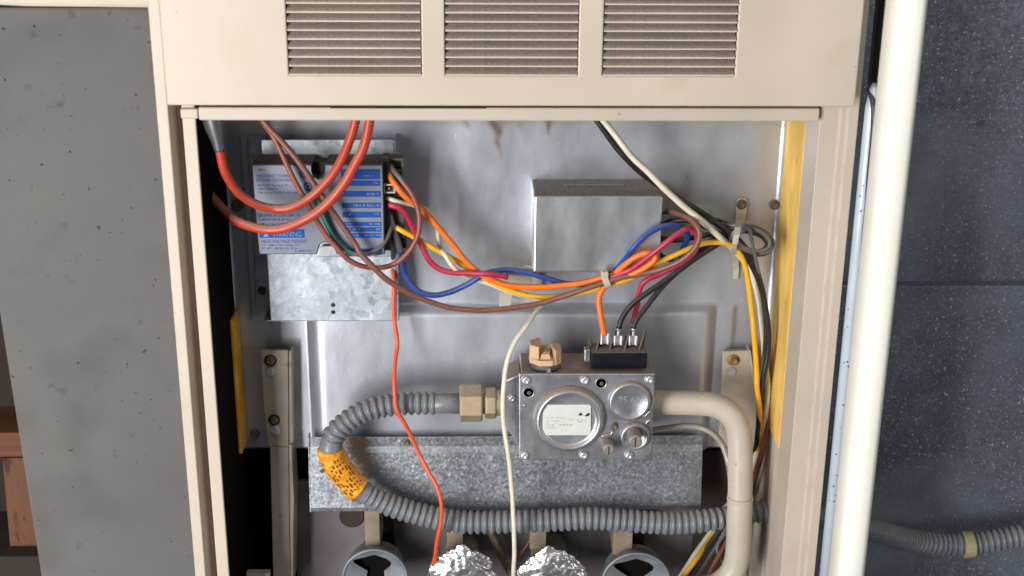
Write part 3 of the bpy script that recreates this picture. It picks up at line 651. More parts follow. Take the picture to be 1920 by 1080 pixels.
# top: control knob
Zt = V(1100, 702, YV).z-.0006
kx, ky = V(1022, 676, YV+.020).x, YV+.019
kn = thing('control_knob', 'tan plastic control knob on the dusty gas valve top', 'knob', (kx, ky, Zt))
u = .00043
mb = MB(); mb.add(lathe([(26*u, Zt), (27*u, Zt+.0035), (24*u, Zt+.0042)], 28, (kx, ky, 0), 'Z'))
mb.build('collar', M['cast'], kn)
def octo(r, h0, h1): return lathe([(r*.97*u, h0), (r*u, h0+.001), (r*u, h1)], 8, (kx, ky, 0), 'Z')
v, f = octo(32, Zt+.0045, Zt+.0095)
a_ = math.radians(22.5)
v = [(kx+(x-kx)*math.cos(a_)-(y-ky)*math.sin(a_), ky+(x-kx)*math.sin(a_)+(y-ky)*math.cos(a_), z) for x, y, z in v]
make('skirt', v, f, M['knob'], kn, bevel=0.0006)
z0 = Zt+.0096
def poly_up(pts, za, zb, inset=0.0):
    n = len(pts); c = (sum(p[0] for p in pts)/n, sum(p[1] for p in pts)/n)
    v = [(kx+x*u, ky+y*u, za) for x, y in pts]+[(kx+(x+(c[0]-x)*inset)*u, ky+(y+(c[1]-y)*inset)*u, zb) for x, y in pts]
    return v, [tuple(range(n)), tuple(range(2*n-1, n-1, -1))]+[(i, (i+1) % n, (i+1) % n+n, i+n) for i in range(n)]
make('wing', *poly_up([(-30, -12), (-13, -24), (-8, -2), (-8, 24), (-14, 28), (-30, 12)], z0-.0052, z0+.0105, .08), M['knob'], kn, bevel=0.0007)
make('wing', *poly_up([(30, -12), (18, -26), (12, -6), (9, 20), (14, 28), (30, 12)], z0-.0052, z0+.0075, .08), M['knob'], kn, bevel=0.0007)
make('pointer', *poly_up([(-11, -23), (10, -23), (5, 4), (-4, 4)], z0-.0005, z0+.0042, .28), M['knob'], kn, bevel=0.0006)
mb = MB()
for k in range(4): mb.add(poly_up([(-3+k*3, -16), (-1.6+k*3, -16), (-1.6+k*3, -2), (-3+k*3, -2)], z0+.004, z0+.0050+.0008*(k % 2)))
mb.build('raised_mark', M['knob'], kn, bevel=0.0002)
make('bridge', *poly_up([(-9, 6), (10, 6), (9, 16), (-8, 16)], z0-.0005, z0+.0062, .1), M['knob'], kn, bevel=0.0006)
make('stop_pin', *box(kx+.0005, kx+.0035, ky-.0165, ky-.0135, Zt+.0004, Zt+.0045), M['cast'], kn)
# terminal block on the valve top
tbY = YV+.012
tb = thing('terminal_block', 'black terminal block with three spade terminals on the gas valve', 'terminal block', (V(1160, 684, tbY).x, tbY, Zt))
bx = V(1109, 672, tbY).x, V(1213, 672, tbY).x
zt1, zt0 = V(1160, 661, tbY).z, Zt+.0002
make('base', *box(bx[0], bx[1], tbY, tbY+.020, zt0, zt1), M['black'], tb, bevel=0.0006)
zf = zt1
for px in (1118, 1143, 1171, 1199):
    x = V(px+2, 650, tbY+.006).x
    v, f = xprofile([(tbY+.0035, zf-.0005), (tbY+.0195, zf-.0005), (tbY+.0195, zf+.0125), (tbY+.0165, zf+.0135), (tbY+.010, zf+.006)], x-.0006, x+.0006)
    for i, p in enumerate(v):
        v[i] = (p[0]+(p[2]-zf)*.12+(p[1]-tbY-.0035)*.34-.0015, p[1], p[2])
    make('divider', v, f, M['fin'], tb, bevel=0.0002)
def spade(px, y0, y1, neck):
    x = V(px, 635, tbY+.011).x; Y = tbY+.010
    za, zb = V(px, y1, Y).z, V(px, y0, Y).z
    mbx = MB(); mbx.add(box(x-.0034, x+.0034, Y, Y+.0016, za, zb)); mbx.add(lathe([(.0014, za), (.0014, zb)], 10, (x-.0026, Y-.0002, 0), 'Z')); mbx.add(lathe([(.0014, za), (.0014, zb)], 10, (x+.0026, Y-.0002, 0), 'Z'))
    if neck: mbx.add(lathe([(.0012, zb), (.0013, zb+.004), (.0021, zb+.005), (.0021, zb+.009)], 10, (x, Y+.0005, 0), 'Z'))
    mbx.build('spade_terminal', M['chrome'], tb, bevel=0.0003)
spade(1134, 624, 645, False); spade(1159, 629, 647, True); spade(1187, 629, 647, True)
make('side_lug', *pbox(1096, 656, 1107, 678, tbY+.004, tbY+.012), M['cast'], tb, bevel=0.0006)
make('side_lug', *pbox(1103, 634, 1110, 664, tbY+.010, tbY+.014), M['fin'], tb, bevel=0.0006)
# inlet side of the valve: flange and fittings on the hose axis
ax = V(900, 756, d(.046)); s = S(900, 756, d(.046))
def Xa(px): return V(px, 756, d(.046)).x
mb = MB(); mb.add(prism([(942, 716), (976, 700), (976, 836), (962, 822), (944, 790)], d(.062), d(.030)))
mb.build('inlet_flange', M['cast'], gv_, bevel=0.0015)
screw(gv_, 959.5, 747, d(.0622), PAN, .85)
hs = thing('gas_hose', 'grey corrugated vinyl gas hose looping from the valve out through the cabinet side', 'hose', V(620, 830, d(.046)))
def hexx(px0, px1, r, m, name, parent, n=6, rot=0.5236):
    v = []; R = r*s
    ch = .12
    prof = [(R*(1-ch*.8), Xa(px0)), (R, Xa(px0)+.0012), (R, Xa(px1)-.0012), (R*(1-ch*.8), Xa(px1))]
    v, f = lathe(prof, n, (0, ax.y, ax.z), 'X')
    a = rot
    v = [(x, ax.y+(y-ax.y)*math.cos(a)-(z-ax.z)*math.sin(a), ax.z+(y-ax.y)*math.sin(a)+(z-ax.z)*math.cos(a)) for x, y, z in v]
    return make(name, v, f, m, parent, bevel=0.0005)
hexx(861.5, 905, 36, M['nut'], 'flare_nut', hs, rot=0.28)
hexx(909, 931, 30, M['nut'], 'fitting', gv_, rot=0.28)
make('fitting_neck', *lathe([(20*s, Xa(904)), (20*s, Xa(910)), (24*s, Xa(911)), (22*s, Xa(912))], 20, (0, ax.y, ax.z), 'X'), M['nut'], gv_)
make('fitting_neck', *lathe([(24*s, Xa(931)), (24*s, Xa(938)), (21*s, Xa(939)), (21*s, Xa(950))], 20, (0, ax.y, ax.z), 'X'), M['nut'], gv_)
make('end_sleeve', *lathe([(17*s, Xa(812)), (19*s, Xa(815)), (18.5*s, Xa(840)), (20*s, Xa(862))], 24, (0, ax.y, ax.z), 'X'), M['hose'], hs, smooth=True)
hp = [(818, 756, .046), (780, 756, .046), (750, 757.5, .046), (712, 763, .047), (678, 774, .049), (648, 793, .051), (627, 815, .053), (620, 842, .054)]
tg = [(620, 842, .054), (626, 860, .054), (643, 887, .053), (664, 910, .052), (678, 921, .052)]
lo_ = [(678, 921, .052), (700, 933, .051), (737, 949, .050), (787, 964, .049), (837, 975, .049), (875, 979, .049), (935, 979, .049), (1000, 977, .049), (1060, 974, .049), (1110, 972, .049), (1185, 977, .049), (1260, 981, .048), (1330, 975, .045), (1387, 965, .038), (1432, 958, .036), (1470, 958, .035)]
P3 = lambda L_: [V(a, b, d(c)) for a, b, c in L_]
full = P3(hp+tg[1:]+lo_[1:])+path([(1530, 968, .078), (1590, 982, .105), (1650, 998, .140), (1700, 1012, .178), (1758, 1020, .190), (1816, 1021, .190), (1870, 1013, .190), (1912, 1006, .190), (1990, 1000, .190)])
PITCH = 13.7*.00043
Cc = spline(full, PITCH/11)
tag_s0 = None
acc = 0; sarr = [0]
for i in range(1, len(Cc)): acc += (Cc[i]-Cc[i-1]).length; sarr.append(acc)
def near(p):
    q = min(range(len(Cc)), key=lambda i: (Cc[i]-p).length); return sarr[q]
sA, sB = near(V(620, 842, d(.054))), near(V(678, 921, d(.052)))
def rad(sv, i):
    R = 23.2*.000435
    if sv < .10: R *= .965
    R *= 1+1.6*max(0, Cc[i].y-.10)
    t = (sv/PITCH) % 1.0
    rib = abs(math.sin(math.pi*t))**.7*(1+.10*noise.noise(Vector((int(sv/PITCH)*3.7, 0, 0))))
    a = 0.68+0.32*rib
    if sA-.008 < sv < sB+.004: a = 0.80+0.20*(rib*.2+.5)
    return R*a
v, f = sweep(Cc, rad, 20)
make('hose_body', v, f, M['hose'], hs, smooth=True)
Ct = [c for c, q in zip(Cc, sarr) if sA <= q <= sB][::4]
def trad(sv, i): return 25.2*.000435*(1+.012*math.sin(sv*900)+.01*random.uniform(-1, 1))
v, f = sweep(Ct, trad, 36)
for i in range(len(v)):
    v[i] = v[i]+Vector((noise.noise(v[i]*330), noise.noise(v[i]*330+Vector((5, 1, 2))), noise.noise(v[i]*330+Vector((9, 4, 1)))))*.0007
make('warning_tag', v, f, M['tagy'], hs, smooth=True)
# printed strokes of the tag wrap round the hose
mb = MB(); n = len(Ct)
T = [(Ct[min(i+1, n-1)]-Ct[max(i-1, 0)]).normalized() for i in range(n)]
for row in range(9):
    an = -1.05+row*.26
    k = 3
    while k < n-4:
        ln_ = random.choice((1, 1, 2))
        if random.random() < .72:
            q = []
            for kk, aa in ((k, an), (k+ln_, an), (k+ln_, an+.09+.05*random.random()), (k, an+.09)):
                t = T[kk]; side = t.cross(Vector((0, -1, 0))).normalized(); fr = side.cross(t).normalized()
                if fr.y > 0: fr = -fr
                q.append(Ct[kk]+(fr*math.cos(aa)+side*math.sin(aa))*(26.4*.000435))
            mb.v += q; b0 = len(mb.v); mb.f.append((b0-4, b0-3, b0-2, b0-1)); mb.k.append(0)
        k += ln_+1
mb.build('tag_print', M['tagink'], hs)
make('tag_tie', *sweep(spline(path([(622, 876, d(.05)), (610, 880, d(.052)), (603, 884, d(.05))]), .002), .0016, 8), M['wood'], hs, smooth=True)
# faded tape band on the hose outside the cabinet
q = near(V(1816, 1021, .190)); Cb = [c for c, z in zip(Cc, sarr) if q-.0055 < z < q+.0055]
make('tape_band', *sweep(Cb[::3], 27.5*.00047, 24), M['tagfade'], hs, smooth=True)

# ---------------------------------------------------------------- beige gas pipe (manifold) from the valve outlet
pp = thing('gas_pipe', 'painted beige steel gas pipe bending down from the valve', 'pipe', V(1387, 1080, d(.06)))
rp = 23.5*.000435
C = spline(path([(1215, 755, d(.048)), (1260, 755, d(.048)), (1310, 756, d(.05)), (1345, 761, d(.053)), (1372, 779, d(.056)), (1385, 808, d(.058)), (1388, 850, d(.060)), (1388, 895, d(.062)), (1387.5, 936, d(.064))]), .003)
make('upper_pipe', *sweep(C, lambda s_, i: rp, 28), M['pipe'], pp, smooth=True)
C = spline(path([(1387.5, 935, d(.064)), (1386, 985, d(.065)), (1384, 1030, d(.066)), (1378, 1062, d(.066)), (1362, 1085, d(.066)), (1330, 1102, d(.066)), (1250, 1106, d(.066))]), .003)
make('lower_pipe', *sweep(C, lambda s_, i: rp*1.04 if s_ > .003 else rp*.99, 28), M['pipe'], pp, smooth=True)
C = path([(1388, 930, d(.064)), (1387, 943, d(.064))])
make('coupling', *sweep([C[0], C[0]*.7+C[1]*.3, C[1]], lambda s_, i: rp*(1.07 if i < 2 else 1.03), 28), M['pipe'], pp)
wire('pilot_tube', [(1215, 808, d(.03)), (1255, 802, d(.032)), (1285, 799, d(.032)), (1312, 801, d(.032)), (1335, 811, d(.034)), (1352, 829, d(.036)), (1362, 852, d(.038)), (1368, 885, d(.038)), (1374, 960, d(.02)), (1380, 1100, d(0))], 6, M['tube'], 'thin dull aluminium tube curving down behind the beige gas pipe', 'tube')

# ---------------------------------------------------------------- burners along the bottom edge
def stem(px0, px1, y0, y1, parent):
    make('support_strip', *pbox(px0, y0, px1, y1, .075, .117), M['tan'], parent, bevel=0.0006)
def bare(px, py, R, label):
    Y = .062; t = thing('gas_burner', label, 'burner', V(px, py, Y), 'gas burners'); c = V(px, py, Y); s = S(px, py, Y)
    make('rim', *lathe([(R*.96*s, .007), (R*.98*s, .003), (R*s, .0008), (R*.985*s, -.0008), (R*.93*s, -.0002), (R*.885*s, .0012), (R*.86*s, .022)], 48, c, close=False), M['burner'], t, smooth=True)
    k_ = R/62
    oc = [(R*.90*math.cos(2*math.pi*q/40), R*.90*math.sin(2*math.pi*q/40)) for q in range(40)]
    ho = [(k_*x, k_*y) for x, y in [(1.12*x_, 1.1*y_+2) for x_, y_ in ((0, 42), (10, 38), (20, 34), (28, 26), (26, 18), (15, 6), (16, -8), (26, -20), (0, -34), (-26, -20), (-16, -8), (-13, 6), (-24, 16), (-34, 26), (-36, 33), (-28, 35), (-16, 37), (-7, 40))]]
    bm = bmesh.new()
    for lp in (oc, ho):
        vs = [bm.verts.new((x, 0, y)) for x, y in lp]
        for q in range(len(vs)): bm.edges.new((vs[q], vs[(q+1) % len(vs)]))
    bmesh.ops.triangle_fill(bm, edges=bm.edges[:], use_beauty=True, use_dissolve=False)
    vv = [(c.x+v_.co.x*s, c.y+.0010+.007*(1-min(1, math.hypot(v_.co.x, v_.co.z)/(R*.9))), c.z+v_.co.z*s) for v_ in bm.verts]
    bm.verts.index_update(); ff = [tuple(v_.index for v_ in f_.verts) for f_ in bm.faces]; bm.free()
    fu_ = make('air_shutter', vv, ff, M['burner'], t)
    so_ = fu_.modifiers.new('thickness', 'SOLIDIFY'); so_.thickness = .0008; so_.offset = 0
    make('throat', *lathe([(R*.80*s, .010), (R*.55*s, .03), (R*.5*s, .052)], 32, c, close=True), M['void'], t)
    return t
b1 = bare(703, 1084, 62, 'bare burner mouth at the bottom left, its air opening showing dark')
stem(684, 712, 950, 1034, b1)
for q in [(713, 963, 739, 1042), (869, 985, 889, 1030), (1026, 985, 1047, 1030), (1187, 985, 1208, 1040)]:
    make('stem_shade_strip', *pbox(*q, .1173, .1185), M['brownvoid'], fur)  # thin dark strip on the sheet, its colour standing for shade beside the stem
b4 = bare(1192, 1094, 66, 'bare burner mouth at the bottom right, next to the foil covered one')
stem(1150, 1186, 985, 1040, b4)
def foil(px, py, rx, ry, peak, label, seed):
    Y = .058; t = thing('gas_burner', label, 'burner', V(px, py, Y), 'gas burners'); c = V(px, py, Y); s = S(px, py, Y)
    bm = bmesh.new(); bmesh.ops.create_icosphere(bm, subdivisions=6, radius=1)
    off = Vector((seed*7.1, seed*3.3, 0))
    for v_ in bm.verts:
        p = v_.co.copy(); q = p*1.0
        k = 1.03+.05*noise.noise(p*2.2+off)
        wv = p+.12*Vector((noise.noise(p*6), noise.noise(p*6+off), 0))
        k -= .15*abs(noise.noise(wv*2.6+off))+.075*abs(noise.noise(wv*5.5+off*2))+.02*abs(noise.noise(wv*11+off*3))
        q = p*k
        pk = max(0, 1-((p.x-(peak-px)/rx)**2+(p.y)**2)*14) if p.z > 0 else 0
        v_.co = Vector((q.x*rx*s, q.y*.0075, q.z*ry*s+pk*9*s))+Vector(c)-WL[t]
    me = bpy.data.meshes.new('foil_wrap')
    for f_ in bm.faces: f_.smooth = True
    bm.to_mesh(me); bm.free(); me.materials.append(M['foil'])
    o = bpy.data.objects.new('foil_wrap', me); COL.objects.link(o); o.parent = t; WL[o] = WL[t]
    make('throat', *lathe([(rx*.6*s, .012), (rx*.5*s, .055)], 24, c), M['tan'], t)
    return t
b2 = foil(866, 1083, 64, 62, 868, 'burner end wrapped in crumpled foil, under the coral wire', 1)
stem(838, 868, 990, 1026, b2)
b3 = foil(1034, 1086, 66, 62, 1026, 'burner end wrapped in crumpled foil, right of the cream wire', 2)
stem(994, 1024, 990, 1030, b3)
wire('pilot_pipe', [(915, 990, .095), (925, 1010, .095), (938, 1038, .092), (952, 1065, .088), (970, 1100, .083)], 7, M['tan'], 'short dark brown tube between the two foil wrapped burners', 'tube')
wire('thermocouple_lead', [(1000, 1000, .11), (990, 1020, .108), (972, 1045, .105), (955, 1075, .10), (945, 1100, .10)], 3, M['w_brown'], 'thin dark lead slanting behind the cream wire near the foil', 'wire')
make('manifold_shelf', *pbox(462, 1076, 506, 1120, d(.05), d(.042)), M['beige'], fur, bevel=0.001)

# ---------------------------------------------------------------- wires
RC = 'red high voltage cables'
cab = wire('ignition_cable', [(410, 255, d(.097)), (412, 278, d(.097)), (415, 295, d(.096)), (423, 326, d(.093)), (445, 359, d(.086)), (477, 382, d(.080)), (513, 391, d(.076)), (550, 387, d(.078)), (586, 368, d(.078)), (616, 337, d(.080)), (640, 300, d(.084)), (656, 262, d(.088)), (666, 226, d(.090)), (672, 180, d(.09))], 8.6, M['w_red'], 'thick dusty red ignition cable, upper loop ending in a grey boot', 'cable', RC)
s_ = S(410, 260, d(.097))
bc = V(402, 226, d(.095)); bd = (V(413, 284, d(.097))-bc)
v, f = sweep([bc-bd*.8, bc, bc+bd*.3, bc+bd*.62, bc+bd*.95, bc+bd], lambda q, i: [25, 22, 19, 14, 10.5, 9.8][i]*s_, 24)
make('boot', v, f, M['boot'], cab, smooth=True)
wire('ignition_cable', [(380, 340, d(.05)), (394, 366, d(.055)), (410, 384, d(.06)), (431, 405, d(.066)), (462, 422, d(.074)), (495, 430, d(.080)), (531, 428, d(.083)), (571, 413, d(.085)), (607, 387, d(.088)), (641, 350, d(.090)), (664, 312, d(.092)), (682, 274, d(.094)), (693, 228, d(.096)), (697, 180, d(.096))], 9.4, M['w_red'], 'thick dusty red ignition cable, lower and nearer loop across the label', 'cable', RC)
wire('lead_wire', [(478, 205, d(.06)), (492, 229, d(.062)), (510, 252, d(.064)), (525, 282, d(.066)), (542, 320, d(.067)), (560, 352, d(.067)), (580, 386, d(.067)), (595, 416, d(.067)), (612, 443, d(.067)), (632, 466, d(.067)), (652, 486, d(.066)), (676, 498, d(.064)), (702, 502, d(.060)), (727, 499, d(.058)), (751, 487, d(.058)), (771, 466, d(.058)), (783, 441, d(.058)), (786, 418, d(.058)), (783, 392, d(.057)), (772, 362, d(.056)), (756, 340, d(.054)), (740, 322, d(.050)), (731, 308, d(.044))], 5.8, M['w_rust'], 'dusty rust red wire looping round beside the module connector', 'wire', dusty=(M['w_grey'], .93, 1.0))
wire('lead_wire', [(480, 195, d(.066)), (497, 230, d(.068)), (530, 267, d(.070)), (556, 300, d(.071)), (580, 332, d(.0715)), (600, 360, d(.0715)), (617, 387, d(.071)), (640, 422, d(.070)), (665, 457, d(.070)), (676, 476, d(.071)), (702, 503, d(.072)), (726, 524, d(.070)), (755, 543, d(.066)), (790, 560, d(.062)), (837, 575, d(.058)), (880, 581, d(.056)), (910, 582, d(.054)), (960, 577, d(.052)), (1010, 569, d(.050)), (1047, 558, d(.050)), (1085, 546, d(.052)), (1122, 534, d(.053)), (1160, 522, d(.054)), (1210, 512, d(.056)), (1247, 502, d(.060)), (1280, 487, d(.064)), (1304, 464, d(.066)), (1312, 440, d(.066)), (1307, 424, d(.064)), (1295, 411, d(.058)), (1278, 402, d(.048)), (1250, 395, d(.034))], 6.2, M['w_brown'], 'long dusty brown wire sagging from upper left to the transformer side', 'wire')
wire('lead_wire', [(728, 318, d(.044)), (733, 333, d(.050)), (750, 357, d(.054)), (770, 377, d(.052)), (790, 393, d(.048)), (820, 426, d(.046)), (852, 462, d(.045)), (870, 485, d(.045)), (888, 503, d(.045)), (912, 520, d(.044)), (947, 534, d(.044)), (985, 538, d(.044)), (1035, 537, d(.045)), (1085, 531, d(.046)), (1125, 522, d(.048)), (1147, 516, d(.050)), (1167, 500, d(.054)), (1190, 483, d(.058)), (1212, 475, d(.060)), (1228, 478, d(.060)), (1227, 488, d(.060)), (1210, 501, d(.058)), (1188, 512, d(.055)), (1160, 521, d(.051)), (1140, 533, d(.049)), (1126, 547, d(.050)), (1122, 562, d(.050)), (1124, 582, d(.051)), (1128, 602, d(.052)), (1133, 628, d(.0525))], 6.6, M['w_orange'], 'bright orange wire from the module to the first valve terminal', 'wire')
wire('lead_wire', [(735, 490, d(.02)), (737, 520, d(.030)), (738, 548, d(.034)), (738, 575, d(.036)), (740, 605, d(.036)), (745, 643, d(.038)), (742, 668, d(.044)), (739, 700, d(.055)), (739, 735, d(.063)), (743, 768, d(.066)), (755, 790, d(.064)), (772, 820, d(.060)), (788, 855, d(.060)), (804, 887, d(.066)), (818, 912, d(.070)), (827, 944, d(.073)), (827, 978, d(.073)), (821, 1010, d(.070)), (816, 1042, d(.060)), (812, 1060, d(.05))], 4.6, M['w_coral'], 'thin coral wire hanging past the hose to the left foil burner', 'wire')
wire('lead_wire', [(727, 384, d(.050)), (736, 386, d(.052)), (752, 393, d(.052)), (767, 412, d(.050)), (780, 440, d(.048)), (790, 460, d(.047)), (803, 487, d(.047)), (824, 505, d(.047)), (852, 512, d(.048)), (880, 512, d(.049)), (912, 513, d(.051)), (935, 516, d(.050)), (951, 520, d(.048))], 6.3, M['w_mag'], 'short crimson wire from the module crossing the orange one at left', 'wire')
wire('lead_wire', [(1136, 523, d(.050)), (1152, 517, d(.052)), (1181, 506, d(.056)), (1215, 482, d(.062)), (1247, 457, d(.066)), (1272, 438, d(.066)), (1290, 428, d(.062)), (1303, 433, d(.056)), (1308, 450, d(.050)), (1300, 474, d(.046)), (1272, 496, d(.042)), (1236, 514, d(.040)), (1210, 527, d(.040)), (1199, 545, d(.038)), (1195, 572, d(.036)), (1190, 590, d(.034)), (1186, 606, d(.034))], 6.2, M['w_mag'], 'crimson wire arching from the tied bundle over to the transformer', 'wire')
wire('lead_wire', [(730, 400, d(.046)), (736, 420, d(.046)), (744, 445, d(.044)), (751, 470, d(.042)), (755, 490, d(.040)), (763, 520, d(.038)), (783, 545, d(.038)), (812, 554, d(.038)), (845, 547, d(.038)), (876, 532, d(.039)), (890, 523, d(.040)), (910, 512, d(.040)), (936, 507, d(.040)), (965, 507, d(.040)), (997, 513, d(.040)), (1034, 525, d(.040)), (1062, 532, d(.040)), (1100, 532, d(.041)), (1135, 520, d(.044)), (1157, 502, d(.050)), (1172, 485, d(.054)), (1188, 464, d(.058)), (1210, 442, d(.058)), (1236, 427, d(.056)), (1262, 422, d(.052)), (1282, 428, d(.046)), (1289, 441, d(.040)), (1285, 456, d(.034)), (1278, 472, d(.030)), (1262, 495, d(.028))], 6.3, M['w_blue'], 'blue wire running from the module through the bundle to the transformer', 'wire', dusty=(M['w_grey'], 0, .09))
wire('lead_wire', [(742, 426, d(.044)), (752, 431, d(.046)), (775, 443, d(.045)), (800, 457, d(.044)), (830, 475, d(.042)), (862, 493, d(.040)), (885, 508, d(.039)), (917, 526, d(.039)), (947, 540, d(.040)), (980, 551, d(.041)), (1012, 557, d(.042)), (1040, 557, d(.042)), (1072, 552, d(.043)), (1100, 546, d(.045)), (1135, 535, d(.046)), (1168, 526, d(.047)), (1210, 507, d(.048)), (1247, 487, d(.050)), (1285, 469, d(.050)), (1320, 457, d(.048)), (1350, 455, d(.046)), (1372, 460, d(.044)), (1388, 476, d(.044)), (1398, 503, d(.044)), (1405, 540, d(.043)), (1411, 595, d(.042)), (1415, 645, d(.041)), (1418, 690, d(.040)), (1420, 728, d(.038)), (1424, 780, d(.032)), (1420, 850, d(.02)), (1400, 915, d(.0)), (1368, 955, d(.0)), (1357, 969, d(.005)), (1334, 1008, d(.02)), (1307, 1046, d(.04)), (1284, 1077, d(.05)), (1265, 1105, d(.05))], 6.2, M['w_yel'], 'yellow wire from the module across and down the right side', 'wire')
wire('lead_wire', [(724, 370, d(.048)), (734, 374, d(.050)), (755, 380, d(.047)), (775, 384, d(.044)), (796, 391, d(.042)), (811, 403, d(.040)), (821, 425, d(.038)), (822, 446, d(.036)), (827, 465, d(.035)), (833, 475, d(.048)), (847, 497, d(.049)), (865, 512, d(.042)), (882, 521, d(.034)), (910, 530, d(.032)), (950, 545, d(.034)), (990, 556, d(.036)), (1014, 563, d(.040)), (1018, 567, d(.044)), (1010, 577, d(.046)), (992, 604, d(.060)), (978, 622, d(.066)), (964, 642, d(.070)), (951, 677, d(.074)), (944, 718, d(.078)), (943, 756, d(.080)), (946, 806, d(.080)), (953, 850, d(.080)), (958, 900, d(.078)), (962, 955, d(.078)), (964, 1012, d(.076)), (964, 1062, d(.070)), (963, 1110, d(.06))], 5.2, M['w_white'], 'thin cream wire curving down in front of the valve inlet', 'wire')
wire('lead_wire', [(596, 372, d(.061)), (602, 392, d(.062)), (608, 410, d(.063)), (616, 428, d(.063)), (630, 451, d(.063)), (648, 467, d(.063)), (668, 476, d(.063)), (690, 476, d(.062)), (711, 466, d(.060)), (724, 450, d(.055)), (731, 432, d(.05)), (733, 420, d(.046))], 5.3, M['w_green'], 'green wire across the module label turning dusty grey at the connector', 'wire', dusty=(M['w_grey'], .52, 1.0))
wire('lead_wire', [(1110, 200, d(.05)), (1135, 230, d(.052)), (1160, 262, d(.054)), (1186, 295, d(.056)), (1215, 322, d(.058)), (1247, 355, d(.058)), (1280, 385, d(.056)), (1317, 415, d(.054)), (1350, 445, d(.050)), (1375, 466, d(.034)), (1395, 490, d(.026)), (1407, 506, d(.024)), (1417, 540, d(.024)), (1425, 582, d(.024)), (1431, 632, d(.024)), (1435, 680, d(.024)), (1439, 715, d(.024)), (1439, 745, d(.024)), (1434, 785, d(.024)), (1426, 822, d(.022)), (1416, 858, d(.018)), (1395, 915, d(.0)), (1353, 958, d(.002)), (1334, 996, d(.012)), (1300, 1045, d(.03)), (1270, 1090, d(.04))], 6.4, M['w_white'], 'cream wire slanting from the top rail and down the right side', 'wire')
wire('lead_wire', [(1098, 195, d(.044)), (1123, 232, d(.046)), (1147, 264, d(.046)), (1172, 294, d(.046)), (1194, 316, d(.044)), (1225, 340, d(.040)), (1270, 370, d(.038)), (1320, 402, d(.040)), (1350, 425, d(.044)), (1378, 447, d(.044)), (1394, 468, d(.044)), (1408, 492, d(.042)), (1421, 520, d(.040)), (1433, 560, d(.038)), (1440, 607, d(.038)), (1440, 657, d(.036)), (1433, 700, d(.036)), (1427, 735, d(.034)), (1424, 770, d(.032)), (1421, 810, d(.028)), (1412, 870, d(.012)), (1385, 935, d(.0)), (1345, 1000, d(.02)), (1315, 1040, d(.035)), (1288, 1085, d(.045))], 6.6, M['w_black'], 'black wire beside the cream one, running down along the yellow insulation', 'wire')
wire('lead_wire', [(1352, 418, d(.034)), (1384, 446, d(.036)), (1402, 470, d(.036)), (1416, 498, d(.034)), (1428, 535, d(.032)), (1434, 580, d(.030)), (1436, 625, d(.028)), (1432, 680, d(.026)), (1426, 740, d(.026)), (1422, 800, d(.024)), (1405, 900, d(.005)), (1350, 1010, d(.02)), (1300, 1088, d(.04))], 5.2, M['w_grey'], 'dusty dark grey wire tucked behind the black one at right', 'wire')
wire('lead_wire', [(1440, 760, d(.02)), (1440, 800, d(.026)), (1434, 828, d(.030)), (1425, 857, d(.030)), (1416, 885, d(.026)), (1402, 930, d(.01)), (1378, 985, d(.01)), (1348, 1040, d(.03)), (1322, 1090, d(.04))], 4.4, M['w_rust'], 'thin reddish brown wire beside the cut end of the yellow insulation', 'wire')
VT = 'black wires to the valve terminals'
wire('lead_wire', [(1362, 449, d(.036)), (1335, 464, d(.038)), (1305, 483, d(.040)), (1280, 502, d(.042)), (1255, 520, d(.044)), (1222, 543, d(.047)), (1192, 565, d(.049)), (1176, 582, d(.050)), (1165, 600, d(.0515)), (1160, 616, d(.0525))], 6.4, M['w_black'], 'black wire crimped on the middle valve terminal', 'wire', VT)
wire('lead_wire', [(1364, 444, d(.030)), (1330, 462, d(.032)), (1300, 484, d(.034)), (1272, 508, d(.036)), (1250, 529, d(.039)), (1230, 552, d(.043)), (1211, 575, d(.047)), (1197, 592, d(.050)), (1190, 606, d(.0515)), (1187.5, 616, d(.0525))], 6.2, M['w_black'], 'black wire crimped on the valve terminal nearest the right', 'wire', VT)
for pts, lb in (([(1238, 424, .026), (1262, 414, .03), (1300, 416, .034), (1336, 432, .036), (1366, 448, .034), (1394, 474, .030)], 'black wire leaving the transformer side just under the brown one'),
                ([(1236, 446, .024), (1264, 450, .026), (1300, 446, .028), (1336, 440, .030), (1366, 446, .030), (1392, 462, .026)], 'black wire behind the crimson arch beside the transformer'),
                ([(1234, 476, .022), (1256, 486, .024), (1284, 478, .026), (1316, 460, .028), (1350, 446, .028), (1384, 440, .024)], 'black wire low beside the transformer corner, behind the yellow one')):
    wire('lead_wire', [(a, b, d(c)) for a, b, c in pts], 6, M['w_black'], lb, 'wire')
coil = [(1240, 398, .014), (1280, 400, .016), (1331, 408, .022), (1372, 421, .028)]
for k in range(67):
    th = k*.34; turn = th/(2*math.pi); a = -2.1+th; q = (1.0, .72, 1.1, .86)[int(turn) % 4]*(1-turn % 1)+(1.0, .72, 1.1, .86)[(int(turn)+1) % 4]*(turn % 1)
    x, y = 40*q*math.cos(a), 22*q*math.sin(a)
    coil.append((1406+3*math.sin(turn*4)+x*.96-y*.28, 453+5*math.cos(turn*2.6)+x*.28+y*.96+3*math.sin(turn*2), .022+.0075*turn))
coil += [(1420, 500, .02), (1428, 540, .018), (1432, 600, .016), (1432, 700, .016)]
wire('wire_coil', [(a, b, d(c)) for a, b, c in coil], 4.4, M['w_coil'], 'coiled spare length of dusty black wire behind the nylon strap', 'wire')
lp = [(1300, 402, .030), (1345, 420, .034)]
